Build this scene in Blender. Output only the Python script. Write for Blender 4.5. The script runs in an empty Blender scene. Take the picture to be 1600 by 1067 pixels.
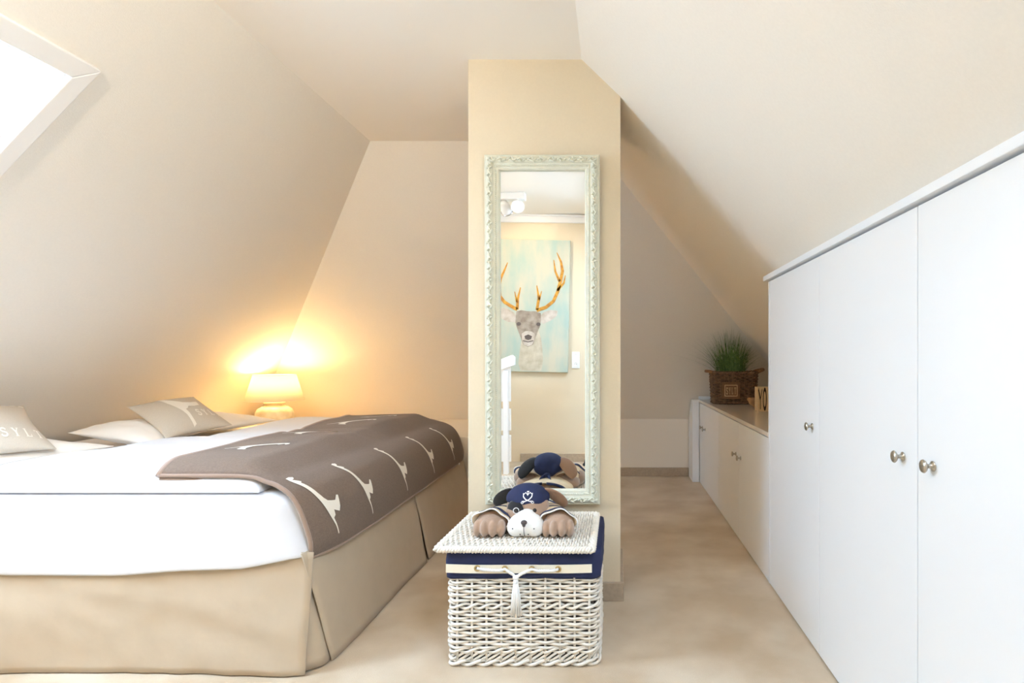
import bpy, bmesh, math, random
from mathutils import Vector, Matrix, noise as mnoise
random.seed(7)
PI = math.pi
sc = bpy.context.scene
C = sc.collection

# ------------------------------------------------------------------ camera, world, exposure
HOR, VPX, F = 562.0, 961.5, 894.0
cam = bpy.data.cameras.new('camera'); camo = bpy.data.objects.new('camera', cam); C.objects.link(camo)
camo.location = (0, 0, 1.0); camo.rotation_euler = (PI/2, 0, 0)
cam.sensor_width = 36; cam.lens = F/1600*36
cam.shift_x = (800-VPX)/1600; cam.shift_y = (HOR-533.5)/1600
cam.clip_start = 0.02
sc.camera = camo
w = bpy.data.worlds.new('sky'); sc.world = w; w.use_nodes = True
bg = w.node_tree.nodes['Background']
bg.inputs[0].default_value = (0.54, 0.75, 1.0, 1); bg.inputs[1].default_value = 9.6
sc.view_settings.view_transform = 'Standard'; sc.view_settings.look = 'None'
sc.view_settings.gamma = 1; sc.view_settings.use_curve_mapping = False
sc.view_settings.exposure = 1.36
try:
    sc.cycles.max_bounces = 20; sc.cycles.diffuse_bounces = 12; sc.cycles.glossy_bounces = 6
    sc.cycles.transmission_bounces = 8; sc.cycles.transparent_max_bounces = 12
    sc.cycles.sample_clamp_indirect = 8
    sc.cycles.use_denoising = True
except Exception:
    pass

# ------------------------------------------------------------------ helpers
ORI = {}
def V(*a): return Vector(a)
class MB:
    def __init__(s): s.v = []; s.f = []
    def add(s, vs, fs):
        o = len(s.v); s.v += [tuple(p) for p in vs]; s.f += [tuple(o+i for i in f) for f in fs]; return s
    def box(s, a, b, rot=None, piv=None):
        x0, y0, z0 = a; x1, y1, z1 = b
        vs = [V(x0,y0,z0),V(x1,y0,z0),V(x1,y1,z0),V(x0,y1,z0),V(x0,y0,z1),V(x1,y0,z1),V(x1,y1,z1),V(x0,y1,z1)]
        if rot is not None:
            piv = Vector(piv) if piv is not None else (vs[0]+vs[6])/2
            vs = [rot @ (p-piv)+piv for p in vs]
        return s.add(vs, [(0,3,2,1),(4,5,6,7),(0,1,5,4),(1,2,6,5),(2,3,7,6),(3,0,4,7)])
    def prism(s, poly, off):
        n = len(poly); off = Vector(off); P = [Vector(p) for p in poly]
        vs = P+[p+off for p in P]
        fs = [tuple(range(n))[::-1], tuple(range(n, 2*n))]+[(i,(i+1)%n,n+(i+1)%n,n+i) for i in range(n)]
        return s.add(vs, fs)
    def tube(s, path, r, n=6, closed=False, flat=1.0, up=None):
        P = [Vector(p) for p in path]; m = len(P); vs = []; fs = []
        for i, p in enumerate(P):
            a = P[(i-1)%m] if closed or i > 0 else p; b = P[(i+1)%m] if closed or i < m-1 else p
            t = (b-a).normalized() if (b-a).length > 1e-9 else V(0,0,1)
            u = Vector(up) if up is not None else (V(0,0,1) if abs(t.z) < .9 else V(1,0,0))
            sx = t.cross(u)
            if sx.length < 1e-6: sx = t.cross(V(0,1,0))
            sx.normalize(); sy = sx.cross(t).normalized()
            rr = r[i] if isinstance(r, (list, tuple)) else r
            for k in range(n):
                an = 2*PI*k/n; vs.append(p+sx*(rr*math.cos(an)*flat)+sy*(rr*math.sin(an)))
        for i in range(m if closed else m-1):
            for k in range(n):
                fs.append((i*n+k, i*n+(k+1)%n, ((i+1)%m)*n+(k+1)%n, ((i+1)%m)*n+k))
        if not closed: fs += [tuple(range(n))[::-1], tuple((m-1)*n+k for k in range(n))]
        return s.add(vs, fs)
    def lathe(s, prof, c=(0,0,0), axis=(0,0,1), n=28, closed=False):
        ax = Vector(axis).normalized(); u = ax.orthogonal().normalized(); w_ = ax.cross(u); c = Vector(c)
        vs = []; fs = []; m = len(prof)
        for (r, h) in prof:
            for k in range(n):
                a = 2*PI*k/n; vs.append(c+ax*h+u*(r*math.cos(a))+w_*(r*math.sin(a)))
        for i in range(m if closed else m-1):
            for k in range(n):
                fs.append((i*n+k, i*n+(k+1)%n, ((i+1)%m)*n+(k+1)%n, ((i+1)%m)*n+k))
        if not closed: fs += [tuple(range(n))[::-1], tuple((m-1)*n+k for k in range(n))]
        return s.add(vs, fs)
    def ball(s, c, r, rot=None, nu=20, nv=12):
        c = Vector(c); r = r if isinstance(r, (tuple, list)) else (r, r, r); vs = []; fs = []
        for j in range(nv+1):
            t = PI*j/nv
            for i in range(nu):
                a = 2*PI*i/nu
                p = V(r[0]*math.sin(t)*math.cos(a), r[1]*math.sin(t)*math.sin(a), r[2]*math.cos(t))
                vs.append(c+(rot @ p if rot is not None else p))
        for j in range(nv):
            for i in range(nu):
                fs.append((j*nu+i, (j+1)*nu+i, (j+1)*nu+(i+1)%nu, j*nu+(i+1)%nu))
        return s.add(vs, fs)
    def grid(s, f, nu, nv):
        vs = [f(i/nu, j/nv) for j in range(nv+1) for i in range(nu+1)]
        fs = [(j*(nu+1)+i, j*(nu+1)+i+1, (j+1)*(nu+1)+i+1, (j+1)*(nu+1)+i) for j in range(nv) for i in range(nu)]
        return s.add(vs, fs)
    def build(s, name, mat, parent=None, smooth=False, bevel=0, solid=0, sub=0, origin=None, weld=False, remesh=0, bseg=2):
        o3 = ORI[parent] if parent is not None else Vector(origin if origin is not None else (0,0,0))
        me = bpy.data.meshes.new(name)
        me.from_pydata([tuple(Vector(p)-o3) for p in s.v], [], s.f)
        bm = bmesh.new(); bm.from_mesh(me)
        bmesh.ops.remove_doubles(bm, verts=bm.verts, dist=1e-6)
        bmesh.ops.recalc_face_normals(bm, faces=bm.faces)
        bm.to_mesh(me); bm.free()
        if smooth:
            for p in me.polygons: p.use_smooth = True
        me.materials.append(mat)
        o = bpy.data.objects.new(name, me); C.objects.link(o)
        if parent is not None: o.parent = parent
        else: o.location = o3
        ORI[o] = o3
        if remesh:
            m = o.modifiers.new('remesh', 'REMESH'); m.mode = 'VOXEL'; m.voxel_size = remesh; m.use_smooth_shade = True
            m = o.modifiers.new('smooth', 'SMOOTH'); m.iterations = 4; m.factor = .5
        if solid:
            m = o.modifiers.new('solid', 'SOLIDIFY'); m.thickness = solid; m.offset = 0
        if sub:
            m = o.modifiers.new('sub', 'SUBSURF'); m.levels = sub; m.render_levels = sub
        if bevel:
            m = o.modifiers.new('bevel', 'BEVEL'); m.width = bevel; m.segments = bseg; m.limit_method = 'ANGLE'
        return o
def thing(name, label, cat, loc, group=None):
    o = bpy.data.objects.new(name, None); C.objects.link(o); o.location = loc; o.empty_display_size = .05
    o['label'] = label; o['category'] = cat
    if group: o['group'] = group
    ORI[o] = Vector(loc); return o
def tag(o, label, cat, group=None):
    o['label'] = label; o['category'] = cat
    if group: o['group'] = group
    return o
def struct(o): o['kind'] = 'structure'; return o
def lerp(a, b, t): return a+(b-a)*t
def interp(x, xs, ys):
    if x <= xs[0]: return ys[0]
    for i in range(len(xs)-1):
        if x <= xs[i+1]: return lerp(ys[i], ys[i+1], (x-xs[i])/(xs[i+1]-xs[i]))
    return ys[-1]
def nz(x, y=0, z=0): return mnoise.noise(V(x, y, z))
def smooth01(t): t = max(0, min(1, t)); return t*t*(3-2*t)

# ------------------------------------------------------------------ materials
def srgb(r, g, b): return tuple(((c/255)/12.92 if c/255 <= .04045 else ((c/255+.055)/1.055)**2.4) for c in (r, g, b))+(1,)
def mat(name, col, rough=.6, metal=0, bump=0, bscale=200, var=0, vscale=8, col2=None, sheen=0, stretch=None, spec=None, coord='Object', detail=4):
    m = bpy.data.materials.new(name); m.use_nodes = True; nt = m.node_tree; b = nt.nodes['Principled BSDF']
    b.inputs['Base Color'].default_value = col; b.inputs['Roughness'].default_value = rough; b.inputs['Metallic'].default_value = metal
    if sheen: b.inputs['Sheen Weight'].default_value = sheen
    if spec is not None: b.inputs['Specular IOR Level'].default_value = spec
    tc = nt.nodes.new('ShaderNodeTexCoord'); src = tc.outputs[coord]
    if stretch:
        mp = nt.nodes.new('ShaderNodeMapping'); mp.inputs['Scale'].default_value = stretch
        nt.links.new(src, mp.inputs[0]); src = mp.outputs[0]
    if var or col2:
        n = nt.nodes.new('ShaderNodeTexNoise'); n.inputs['Scale'].default_value = vscale; n.inputs['Detail'].default_value = detail
        nt.links.new(src, n.inputs['Vector'])
        r = nt.nodes.new('ShaderNodeValToRGB'); r.color_ramp.elements[0].position = .35; r.color_ramp.elements[1].position = .65
        c2 = col2 or tuple(c*(1-var) for c in col[:3])+(1,)
        r.color_ramp.elements[0].color = c2; r.color_ramp.elements[1].color = col
        nt.links.new(n.outputs['Fac'], r.inputs[0]); nt.links.new(r.outputs[0], b.inputs['Base Color'])
    if bump:
        n2 = nt.nodes.new('ShaderNodeTexNoise'); n2.inputs['Scale'].default_value = bscale; n2.inputs['Detail'].default_value = 3
        nt.links.new(src, n2.inputs['Vector'])
        bp = nt.nodes.new('ShaderNodeBump'); bp.inputs['Strength'].default_value = bump; bp.inputs['Distance'].default_value = .002
        nt.links.new(n2.outputs['Fac'], bp.inputs['Height']); nt.links.new(bp.outputs[0], b.inputs['Normal'])
    return m
M = {}
M['wall'] = mat('beige_wallpaper', srgb(240, 234, 224), .85, bump=.25, bscale=260, var=.02, vscale=120)
M['chimney'] = mat('warm_beige_wallpaper', srgb(226, 211, 184), .85, bump=.25, bscale=260, var=.02, vscale=120)
M['ceiling'] = mat('cream_ceiling', srgb(244, 239, 231), .9, bump=.15, bscale=200)
M['knee'] = mat('knee_wall_paint', srgb(238, 230, 217), .85, bump=.15, bscale=200)
M['carpet'] = mat('taupe_carpet', srgb(216, 199, 175), .95, bump=.7, bscale=420, col2=srgb(192, 169, 139), vscale=3.2, sheen=.2, detail=7)
M['carpet_edge'] = mat('carpet_baseboard', srgb(186, 168, 146), .95, bump=.6, bscale=400, var=.12, vscale=60, sheen=.2)
M['white'] = mat('white_lacquer', srgb(236, 239, 243), .38, bump=.02, bscale=40)
M['gap'] = mat('dark_gap', srgb(120, 116, 108), .8)
M['gloss'] = mat('glossy_worktop', srgb(222, 214, 202), .12)
M['winwhite'] = mat('window_white', srgb(240, 238, 236), .5)
M['sheet'] = mat('white_cotton', srgb(222, 222, 226), .9, bump=.12, bscale=30, sheen=.1)
M['sheet2'] = mat('white_duvet_cotton', srgb(224, 224, 228), .9, bump=.15, bscale=22, sheen=.1)
M['pillow'] = mat('pillow_cotton', srgb(240, 234, 226), .9, bump=.25, bscale=26, sheen=.1)
M['skirt'] = mat('khaki_cotton', srgb(190, 172, 148), .9, bump=.4, bscale=20, var=.05, vscale=14, sheen=.15)
M['blanket'] = mat('taupe_wool', srgb(124, 105, 91), .95, bump=.6, bscale=260, var=.16, vscale=160, sheen=.08)
M['hem'] = mat('blanket_hem', srgb(156, 132, 116), .95, bump=.4, bscale=300, sheen=.3)
M['print'] = mat('cream_print', srgb(232, 224, 210), .95, bump=.3, bscale=260, sheen=.2)
M['cushion'] = mat('grey_linen', srgb(203, 191, 174), .95, bump=.3, bscale=350, var=.07, vscale=220)
M['mint'] = mat('mint_cream_frame', srgb(224, 223, 206), .5, var=.06, vscale=40, bump=.1, bscale=150)
M['wicker'] = mat('white_painted_wicker', srgb(240, 233, 222), .55, var=.1, vscale=30, bump=.2, bscale=160)
M['dark_in'] = mat('basket_inside', srgb(110, 102, 96), .9)
M['navy'] = mat('navy_cotton', srgb(37, 46, 86), .85, bump=.3, bscale=60, var=.2, vscale=20)
M['ribbon'] = mat('cream_canvas_band', srgb(238, 230, 212), .9, bump=.2, bscale=300)
M['rope'] = mat('white_rope', srgb(245, 244, 242), .9, bump=.4, bscale=300)
M['brass'] = mat('brass', srgb(196, 170, 118), .3, metal=1)
M['steel'] = mat('brushed_nickel', srgb(190, 184, 174), .28, metal=1, bump=.05, bscale=300)
M['brown_wicker'] = mat('brown_wicker', srgb(138, 104, 74), .6, col2=srgb(92, 64, 42), vscale=40)
M['plaque'] = mat('brown_plaque', srgb(126, 90, 56), .7, var=.2, vscale=50)
M['plaque_print'] = mat('tan_print', srgb(224, 190, 146), .7)
M['handle'] = mat('rope_handle', srgb(150, 108, 70), .8, var=.25, vscale=80)
M['wood'] = mat('light_wood', srgb(226, 198, 156), .6, var=.08, vscale=30, stretch=(1, 1, 8))
M['ink'] = mat('dark_ink', srgb(58, 38, 30), .6)
M['drift'] = mat('driftwood', srgb(178, 138, 98), .8, var=.2, vscale=30)
M['soil'] = mat('dark_moss', srgb(44, 50, 28), .95)
M['plush'] = mat('tan_plush', srgb(176, 146, 124), .95, bump=.5, bscale=300, var=.08, vscale=60, sheen=.5)
M['plush_w'] = mat('white_plush', srgb(243, 240, 236), .95, bump=.4, bscale=300, sheen=.4)
M['plush_b'] = mat('black_plush', srgb(26, 25, 30), .95, bump=.4, bscale=300, sheen=.3)
M['plush_t'] = mat('tan_ear_plush', srgb(160, 124, 98), .95, bump=.5, bscale=300, sheen=.4)
M['shirt'] = mat('cream_shirt', srgb(232, 212, 180), .9, bump=.3, bscale=120, var=.08, vscale=40)
M['shirt_blue'] = mat('navy_plaid', srgb(58, 66, 100), .9, col2=srgb(34, 40, 72), vscale=60)
M['button'] = mat('dark_button', srgb(46, 38, 36), .25)
M['nose'] = mat('grey_nose', srgb(88, 78, 76), .7)
M['thread'] = mat('grey_thread', srgb(74, 68, 66), .8)
M['white_plain'] = mat('white_embroidery', srgb(240, 238, 240), .9)
M['ceramic'] = mat('crackled_ceramic', srgb(233, 222, 196), .45, col2=srgb(205, 190, 158), vscale=18, bump=.2, bscale=60)
M['black'] = mat('black_metal', srgb(28, 28, 30), .45)
M['chrome'] = mat('chrome', srgb(210, 210, 212), .12, metal=1)
M['gold'] = mat('gold_paint', srgb(214, 158, 52), .5, col2=srgb(170, 112, 40), vscale=26)
M['deer'] = mat('deer_grey', srgb(172, 160, 146), .8, col2=srgb(138, 124, 110), vscale=18)
M['deer_l'] = mat('deer_light', srgb(208, 200, 190), .8, col2=srgb(180, 166, 150), vscale=14)
M['deer_d'] = mat('deer_dark', srgb(104, 92, 86), .8)
M['deer_n'] = mat('deer_neck', srgb(206, 198, 178), .8, col2=srgb(184, 174, 152), vscale=16)
M['socket'] = mat('socket_plastic', srgb(242, 242, 240), .35)
# canvas ground: pale aqua and cream streaks
m = mat('canvas_ground', srgb(200, 195, 174), .85, col2=srgb(168, 188, 178), vscale=5, stretch=(1.6, 1, .55), bump=.2, bscale=90); M['canvas'] = m
# grass: hue varies from blade to blade
m = mat('grass_green', srgb(124, 150, 78), .55, col2=srgb(74, 108, 50), vscale=45); M['grass'] = m
def translucent(name, col, fac):
    m = bpy.data.materials.new(name); m.use_nodes = True; nt = m.node_tree
    for n in list(nt.nodes):
        if n.type == 'BSDF_PRINCIPLED': nt.nodes.remove(n)
    out = nt.nodes['Material Output']
    d = nt.nodes.new('ShaderNodeBsdfDiffuse'); t = nt.nodes.new('ShaderNodeBsdfTranslucent'); mx = nt.nodes.new('ShaderNodeMixShader')
    d.inputs[0].default_value = col; t.inputs[0].default_value = col; mx.inputs[0].default_value = fac
    nt.links.new(d.outputs[0], mx.inputs[1]); nt.links.new(t.outputs[0], mx.inputs[2]); nt.links.new(mx.outputs[0], out.inputs[0])
    return m
M['shade'] = translucent('cream_lampshade', srgb(248, 242, 228), .5)
def emit(name, col, s):
    m = bpy.data.materials.new(name); m.use_nodes = True; b = m.node_tree.nodes['Principled BSDF']
    b.inputs['Base Color'].default_value = col; b.inputs['Emission Color'].default_value = col; b.inputs['Emission Strength'].default_value = s
    return m
M['bulb'] = emit('warm_bulb', (1, .78, .45, 1), 12)
M['spotglow'] = emit('spot_glass', (1, .9, .72, 1), 6)
m = bpy.data.materials.new('mirror_silver'); m.use_nodes = True; b = m.node_tree.nodes['Principled BSDF']
b.inputs['Base Color'].default_value = (.93, .94, .93, 1); b.inputs['Metallic'].default_value = 1; b.inputs['Roughness'].default_value = 0.0
M['mirror'] = m
m = bpy.data.materials.new('window_glass'); m.use_nodes = True; nt = m.node_tree
nt.nodes.remove(nt.nodes['Principled BSDF'])
g = nt.nodes.new('ShaderNodeBsdfGlossy'); g.inputs['Roughness'].default_value = 0.02
t = nt.nodes.new('ShaderNodeBsdfTransparent'); mx = nt.nodes.new('ShaderNodeMixShader'); mx.inputs[0].default_value = .04; nt.links.new(t.outputs[0], mx.inputs[1]); nt.links.new(g.outputs[0], mx.inputs[2])
nt.links.new(mx.outputs[0], nt.nodes['Material Output'].inputs[0]); M['glass'] = m

# ------------------------------------------------------------------ room shell
ZC, XL, XR, DH, DB, DW, ZK = 2.2485, -1.40, -.14, 3.267, 4.92, -.50, .49
SL, SR, SH = .955, 1.04, (DB-DH)/(ZC-ZK)
def xleft(z): return XL-(ZC-z)*SL
def xright(z): return XR+(ZC-z)*SR
def dhip(z): return DH+(ZC-z)*SH
XLK, XRK = xleft(ZK), xright(ZK)
T = .14
struct(MB().box((XLK-.3, DW-.3, -T), (XRK+.3, DB+.3, 0)).build('floor', M['carpet']))
struct(MB().box((XL-.12, DW-.2, ZC), (XR+.12, DH+.12, ZC+T)).build('ceiling', M['ceiling']))
nL = V(-1, 0, SL).normalized()     # outward from the left slope
nR = V(1, 0, SR).normalized()
nH = V(0, 1, SH).normalized()
def slope_piece(mb, xf, n, d0, d1, z0, z1, hipcut=False):
    if hipcut: poly = [V(xf(z0), d0, z0), V(xf(z0), dhip(z0)+.05, z0), V(xf(z1), dhip(z1)+.05, z1), V(xf(z1), d0, z1)]
    else: poly = [V(xf(z0), d0, z0), V(xf(z0), d1, z0), V(xf(z1), d1, z1), V(xf(z1), d0, z1)]
    mb.prism(poly, n*T)
# skylight opening in the left slope
WD0, WD1, WZ0, WZ1 = 1.10, 1.866, 1.06, 1.95          # outer edge of the white surround
fw, fz = .058, .048                                 # width of the surround in depth / height
HD0, HD1, HZ0, HZ1 = WD0+fw, WD1-fw, WZ0+fz, WZ1-fz # clear opening
mb = MB()
slope_piece(mb, xleft, nL, DW-.1, HD0, ZK-.03, ZC+.03)
slope_piece(mb, xleft, nL, HD1, 0, ZK-.03, ZC+.03, True)
slope_piece(mb, xleft, nL, HD0, HD1, ZK-.03, HZ0)
slope_piece(mb, xleft, nL, HD0, HD1, HZ1, ZC+.03)
struct(mb.build('wall_left', M['wall']))
# right slope, with an added roof window, unseen, to brighten the room
W2D0, W2D1, W2Z0, W2Z1 = .14, .86, 1.66, 2.15
mb = MB()
slope_piece(mb, xright, nR, DW-.1, W2D0, ZK-.03, ZC+.03)
slope_piece(mb, xright, nR, W2D1, 0, ZK-.03, ZC+.03, True)
slope_piece(mb, xright, nR, W2D0, W2D1, ZK-.03, W2Z0)
slope_piece(mb, xright, nR, W2D0, W2D1, W2Z1, ZC+.03)
struct(mb.build('wall_right', M['wall']))
struct(MB().prism([V(xleft(ZK)-.1, dhip(ZK), ZK), V(xright(ZK)+.1, dhip(ZK), ZK), V(xright(ZC)+.1, DH, ZC), V(xleft(ZC)-.1, DH, ZC)], nH*T).build('wall_back', M['wall']))
struct(MB().box((XLK-.2, DB, -.05), (XRK+.2, DB+T, ZK)).build('wall_back_lower', M['knee']))
struct(MB().box((XLK-T, DW-.1, -.05), (XLK, DB+.1, ZK)).build('wall_left_lower', M['knee']))
struct(MB().box((XRK, DW-.1, -.05), (XRK+T, DB+.1, ZK)).build('wall_right_lower', M['knee']))
struct(MB().box((XLK-.3, DW-T, -.05), (XRK+.3, DW, ZC+.2)).build('wall_front', M['chimney']))
# chimney breast with sloping shoulder
CX0, CX1, CD0, CD1 = -.612, .021, 2.38, 2.80
zs = ZC-(CX1-XR)/SR
e = .01
struct(MB().prism([V(CX0, CD0, 0), V(CX1, CD0, 0), V(CX1, CD0, zs+e), V(XR, CD0, ZC+e), V(CX0, CD0, ZC+e)], (0, CD1-CD0, 0)).build('wall_chimney', M['chimney']))
struct(MB().box((CX0, CD0-.014, 0), (CX1+.014, CD0, .077)).box((CX1, CD0, 0), (CX1+.014, CD1, .077)).build('baseboard_chimney', M['carpet_edge'], bevel=.004))
struct(MB().box((-1.0, DB-.014, 0), (.63, DB, .075)).build('baseboard_back', M['carpet_edge'], bevel=.004))
struct(MB().box((-.87, DW, 0), (1.2, DW+.014, .075)).build('baseboard_front', M['carpet_edge'], bevel=.004))
# low boxed ledge behind the bed
struct(MB().box((XLK, 3.80, 0), (-.95, DB, ZK-.002)).build('wall_ledge', M['knee'], bevel=.004))
# white moulding along the top of the wall with the deer canvas
mb = MB(); R = Matrix.Rotation(math.radians(.8), 3, 'Y')
mb.box((-1.9, DW, ZC-.075), (.25, DW+.03, ZC-.012), R, (-.5, DW, ZC-.04))
mb.box((-1.9, DW+.001, ZC-.02), (.25, DW+.05, ZC-.004), R, (-.5, DW, ZC-.04))
struct(mb.build('trim_1', M['winwhite'], bevel=.006))

# roof windows: white surround, reveal, sash, pane
def skylight(name, xf, n, d0, d1, z0, z1, fw, fz):
    a = -n*.016
    def pt(d, z, o=0): return V(xf(z), d, z)+n*o
    fr = bpy.data.objects.new(name, None); C.objects.link(fr); fr['kind'] = 'structure'; ORI[fr] = V(0, 0, 0)
    def strip(nm, q, o0, o1, bev=.004):
        MB().prism([pt(d, z, o0) for d, z in q], n*(o1-o0)).build(nm, M['winwhite'], fr, bevel=bev)
    h0, h1, k0, k1 = d0+fw, d1-fw, z0+fz, z1-fz
    # mitred flat surround boards standing a little proud of the slope
    strip('surround_board', [(d0, z1), (d1, z1), (h1, k1), (h0, k1)], -.016, .002)
    strip('surround_board', [(d0, z0), (h0, k0), (h1, k0), (d1, z0)], -.016, .002)
    strip('surround_board', [(d1, z1), (d1, z0), (h1, k0), (h1, k1)], -.016, .002)
    strip('surround_board', [(d0, z1), (h0, k1), (h0, k0), (d0, z0)], -.016, .002)
    # sash
    s = .014; sz = s*.75
    for q in ([(h0, k1), (h1, k1), (h1-s, k1-sz), (h0+s, k1-sz)], [(h0, k0), (h0+s, k0+sz), (h1-s, k0+sz), (h1, k0)],
              [(h1, k1), (h1, k0), (h1-s, k0+sz), (h1-s, k1-sz)], [(h0, k1), (h0+s, k1-sz), (h0+s, k0+sz), (h0, k0)]):
        strip('sash', q, .012, .04, .002)
    MB().prism([pt(h0, k0, .024), pt(h1, k0, .024), pt(h1, k1, .024), pt(h0, k1, .024)], n*.004).build('pane', M['glass'], fr)
    # reveal lining through the roof
    g_ = .004
    for q in ([(h0+g_, k1-.001), (h1-g_, k1-.001), (h1-g_, k1-g_), (h0+g_, k1-g_)], [(h0+g_, k0+g_), (h1-g_, k0+g_), (h1-g_, k0+.001), (h0+g_, k0+.001)],
              [(h1-g_, k1-.001), (h1-.001, k1-.001), (h1-.001, k0+.001), (h1-g_, k0+.001)], [(h0+.001, k1-.001), (h0+g_, k1-.001), (h0+g_, k0+.001), (h0+.001, k0+.001)]):
        strip('reveal', q, .003, T+.02, 0)
    # daylight portal for the sky light coming through the opening
    L = bpy.data.lights.new('window_portal', 'AREA'); L.shape = 'RECTANGLE'
    c = (pt(h0, k0, T)+pt(h1, k1, T))/2; L.size = (h1-h0); L.size_y = (pt(h0, k1)-pt(h0, k0)).length
    L.cycles.is_portal = True
    o = bpy.data.objects.new('window_portal', L); C.objects.link(o)
    zx = n; xx = V(0, 1, 0); yy = zx.cross(xx).normalized()
    o.matrix_world = Matrix((xx, yy, zx)).transposed().to_4x4(); o.location = c+n*.03
    return fr
skylight('window_1', xleft, nL, WD0, WD1, WZ0, WZ1, fw, fz)
skylight('window_added_fill', xright, nR, W2D0-fw, W2D1+fw, W2Z0-fz, W2Z1+fz, fw, fz)  # invented opening out of view, lets in extra daylight

# ------------------------------------------------------------------ bed
BX0, BX1, BD0, BD1, BZ = -2.985, -1.0, 1.845, 3.745, .56
bed = thing('bed', 'wide double bed with white fitted sheet and khaki pleated valance', 'bed', ((BX0+BX1)/2, (BD0+BD1)/2, 0))
MB().box((BX0+.03, BD0+.06, .02), (BX1-.07, BD1-.03, .37)).build('bed_base', M['gap'], bed)
def rrect(x0, x1, y0, y1, r, nseg=10, step=.06):
    pts = []
    def line(a, b):
        n = max(1, int((Vector(b)-Vector(a)).length/step))
        for i in range(n): pts.append(Vector(a).lerp(Vector(b), i/n))
    def arc(c, a0):
        for i in range(nseg): a = a0+PI/2*i/nseg; pts.append(V(c[0]+r*math.cos(a), c[1]+r*math.sin(a)))
    line((x0+r, y0), (x1-r, y0)); arc((x1-r, y0+r), -PI/2); line((x1, y0+r), (x1, y1-r)); arc((x1-r, y1-r), 0)
    line((x1-r, y1), (x0+r, y1)); arc((x0+r, y1-r), PI/2); line((x0, y1-r), (x0, y0+r)); arc((x0+r, y0+r), PI)
    return pts
def rrect_n(x0, x1, y0, y1, r, nl=40, nseg=12):
    pts = []
    def line(a, b):
        for i in range(nl): pts.append(Vector(a).lerp(Vector(b), i/nl))
    def arc(c, a0):
        for i in range(nseg): a = a0+PI/2*i/nseg; pts.append(V(c[0]+r*math.cos(a), c[1]+r*math.sin(a)))
    line((x0+r, y0), (x1-r, y0)); arc((x1-r, y0+r), -PI/2); line((x1, y0+r), (x1, y1-r)); arc((x1-r, y1-r), 0)
    line((x1-r, y1), (x0+r, y1)); arc((x0+r, y1-r), PI/2); line((x0, y1-r), (x0, y0+r)); arc((x0+r, y0+r), PI)
    return pts
npz = 4*52
def hemz(p):
    if p.y < BD0+.06: 
        return interp(p.x, [-2.9, -2.25, -1.95, -1.6, -1.42, -1.2, -1.05], [.315, .313, .303, .303, .318, .325, .355])
    return .358
mb = MB(); rings = []
prof = [(0.012, -1), (.002, 0), (0, .02), (0, .06), (0, .33), (0, .66), (.006, .80), (.02, .90), (.045, .97), (.075, 1.0)]
for off, t in prof:
    ring = []
    per = rrect_n(BX0, BX1, BD0, BD1, .07+.13*smooth01(max(0, t)/.6))
    for i, p in enumerate(per):
        tt = (per[(i+1)%npz]-per[(i-1)%npz]).normalized(); n = V(-tt.y, tt.x); z0 = hemz(p)
        z = z0+.015 if t < 0 else lerp(z0, BZ, t)
        o = off+.006*nz(p.x*3, p.y*3, z*8)*(1-t if t > .6 else 1)
        q = p.to_3d() if len(p) == 2 else V(p.x, p.y, 0)
        ring.append(V(p.x+n.x*o, p.y+n.y*o, z))
    rings.append(ring)
for r in rings: mb.v += [tuple(p) for p in r]
for j in range(len(rings)-1):
    for i in range(npz): mb.f.append((j*npz+i, j*npz+(i+1)%npz, (j+1)*npz+(i+1)%npz, (j+1)*npz+i))
mb.f.append(tuple((len(rings)-1)*npz+i for i in range(npz)))
mb.build('mattress', M['sheet'], bed, smooth=True)
# valance: front panel, two foot panels, pleat inserts
def front_panel(u, v):
    x = lerp(BX0, -.985+.004*v, u); z = .372*(1-v)
    d = lerp(1.868, 1.822-.014*u**6, v) + .012*v*nz(x*2.2, 3)+(.011*nz(x*5+z*7, z*5-x*2)+.006*nz(x*12+z*16, z*9-x*5, 2))*min(1, 3*v)
    return V(x, d, z+.006*v*(1-v)*0+ .004*(1 if v > .99 else 0))
MB().grid(front_panel, 70, 16).build('front_panel', M['skirt'], bed, smooth=True, solid=.004)
def foot_panel(d0t, d0b, d1t, d1b):
    def f(u, v):
        d = lerp(lerp(d0t, d0b, v), lerp(d1t, d1b, v), u); z = .375*(1-v)+.004*v
        x = lerp(-1.008, -.932, v**.9)+.006*v*nz(d*3, 7)+.002*nz(d*8+z*6, z*7)
        if u < .02: x -= .004
        return V(x, d, z)
    return f
MB().grid(foot_panel(1.842, 1.896, 2.83, 2.815), 40, 14).build('foot_panel', M['skirt'], bed, smooth=True, solid=.004)
MB().grid(foot_panel(2.842, 2.86, 3.75, 3.76), 36, 14).build('foot_panel', M['skirt'], bed, smooth=True, solid=.004)
def insert1(u, v):
    a = V(-.993, lerp(1.862, 1.822, v), 0); b = V(lerp(-1.012, -.945, v), lerp(1.858, 1.91, v), 0)
    p = a.lerp(b, u); bul = math.sin(PI*u)*(.018*v)
    p += V(.7, -.7, 0)*bul+V(-.5, .5, 0)*.012*(1-v)+V(-.6, .6, 0)*.004
    p.x += .004*math.sin(u*7+v*3)*v
    p.z = .350*(1-v)+.006; return p
MB().grid(insert1, 16, 12).build('pleat_insert', M['skirt'], bed, smooth=True, solid=.003)
MB().grid(lambda u, v: V(lerp(-1.035, -.972, v), lerp(2.79, 2.89, u), .37*(1-v)+.004), 6, 6).build('pleat_insert', M['skirt'], bed, solid=.003)

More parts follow.
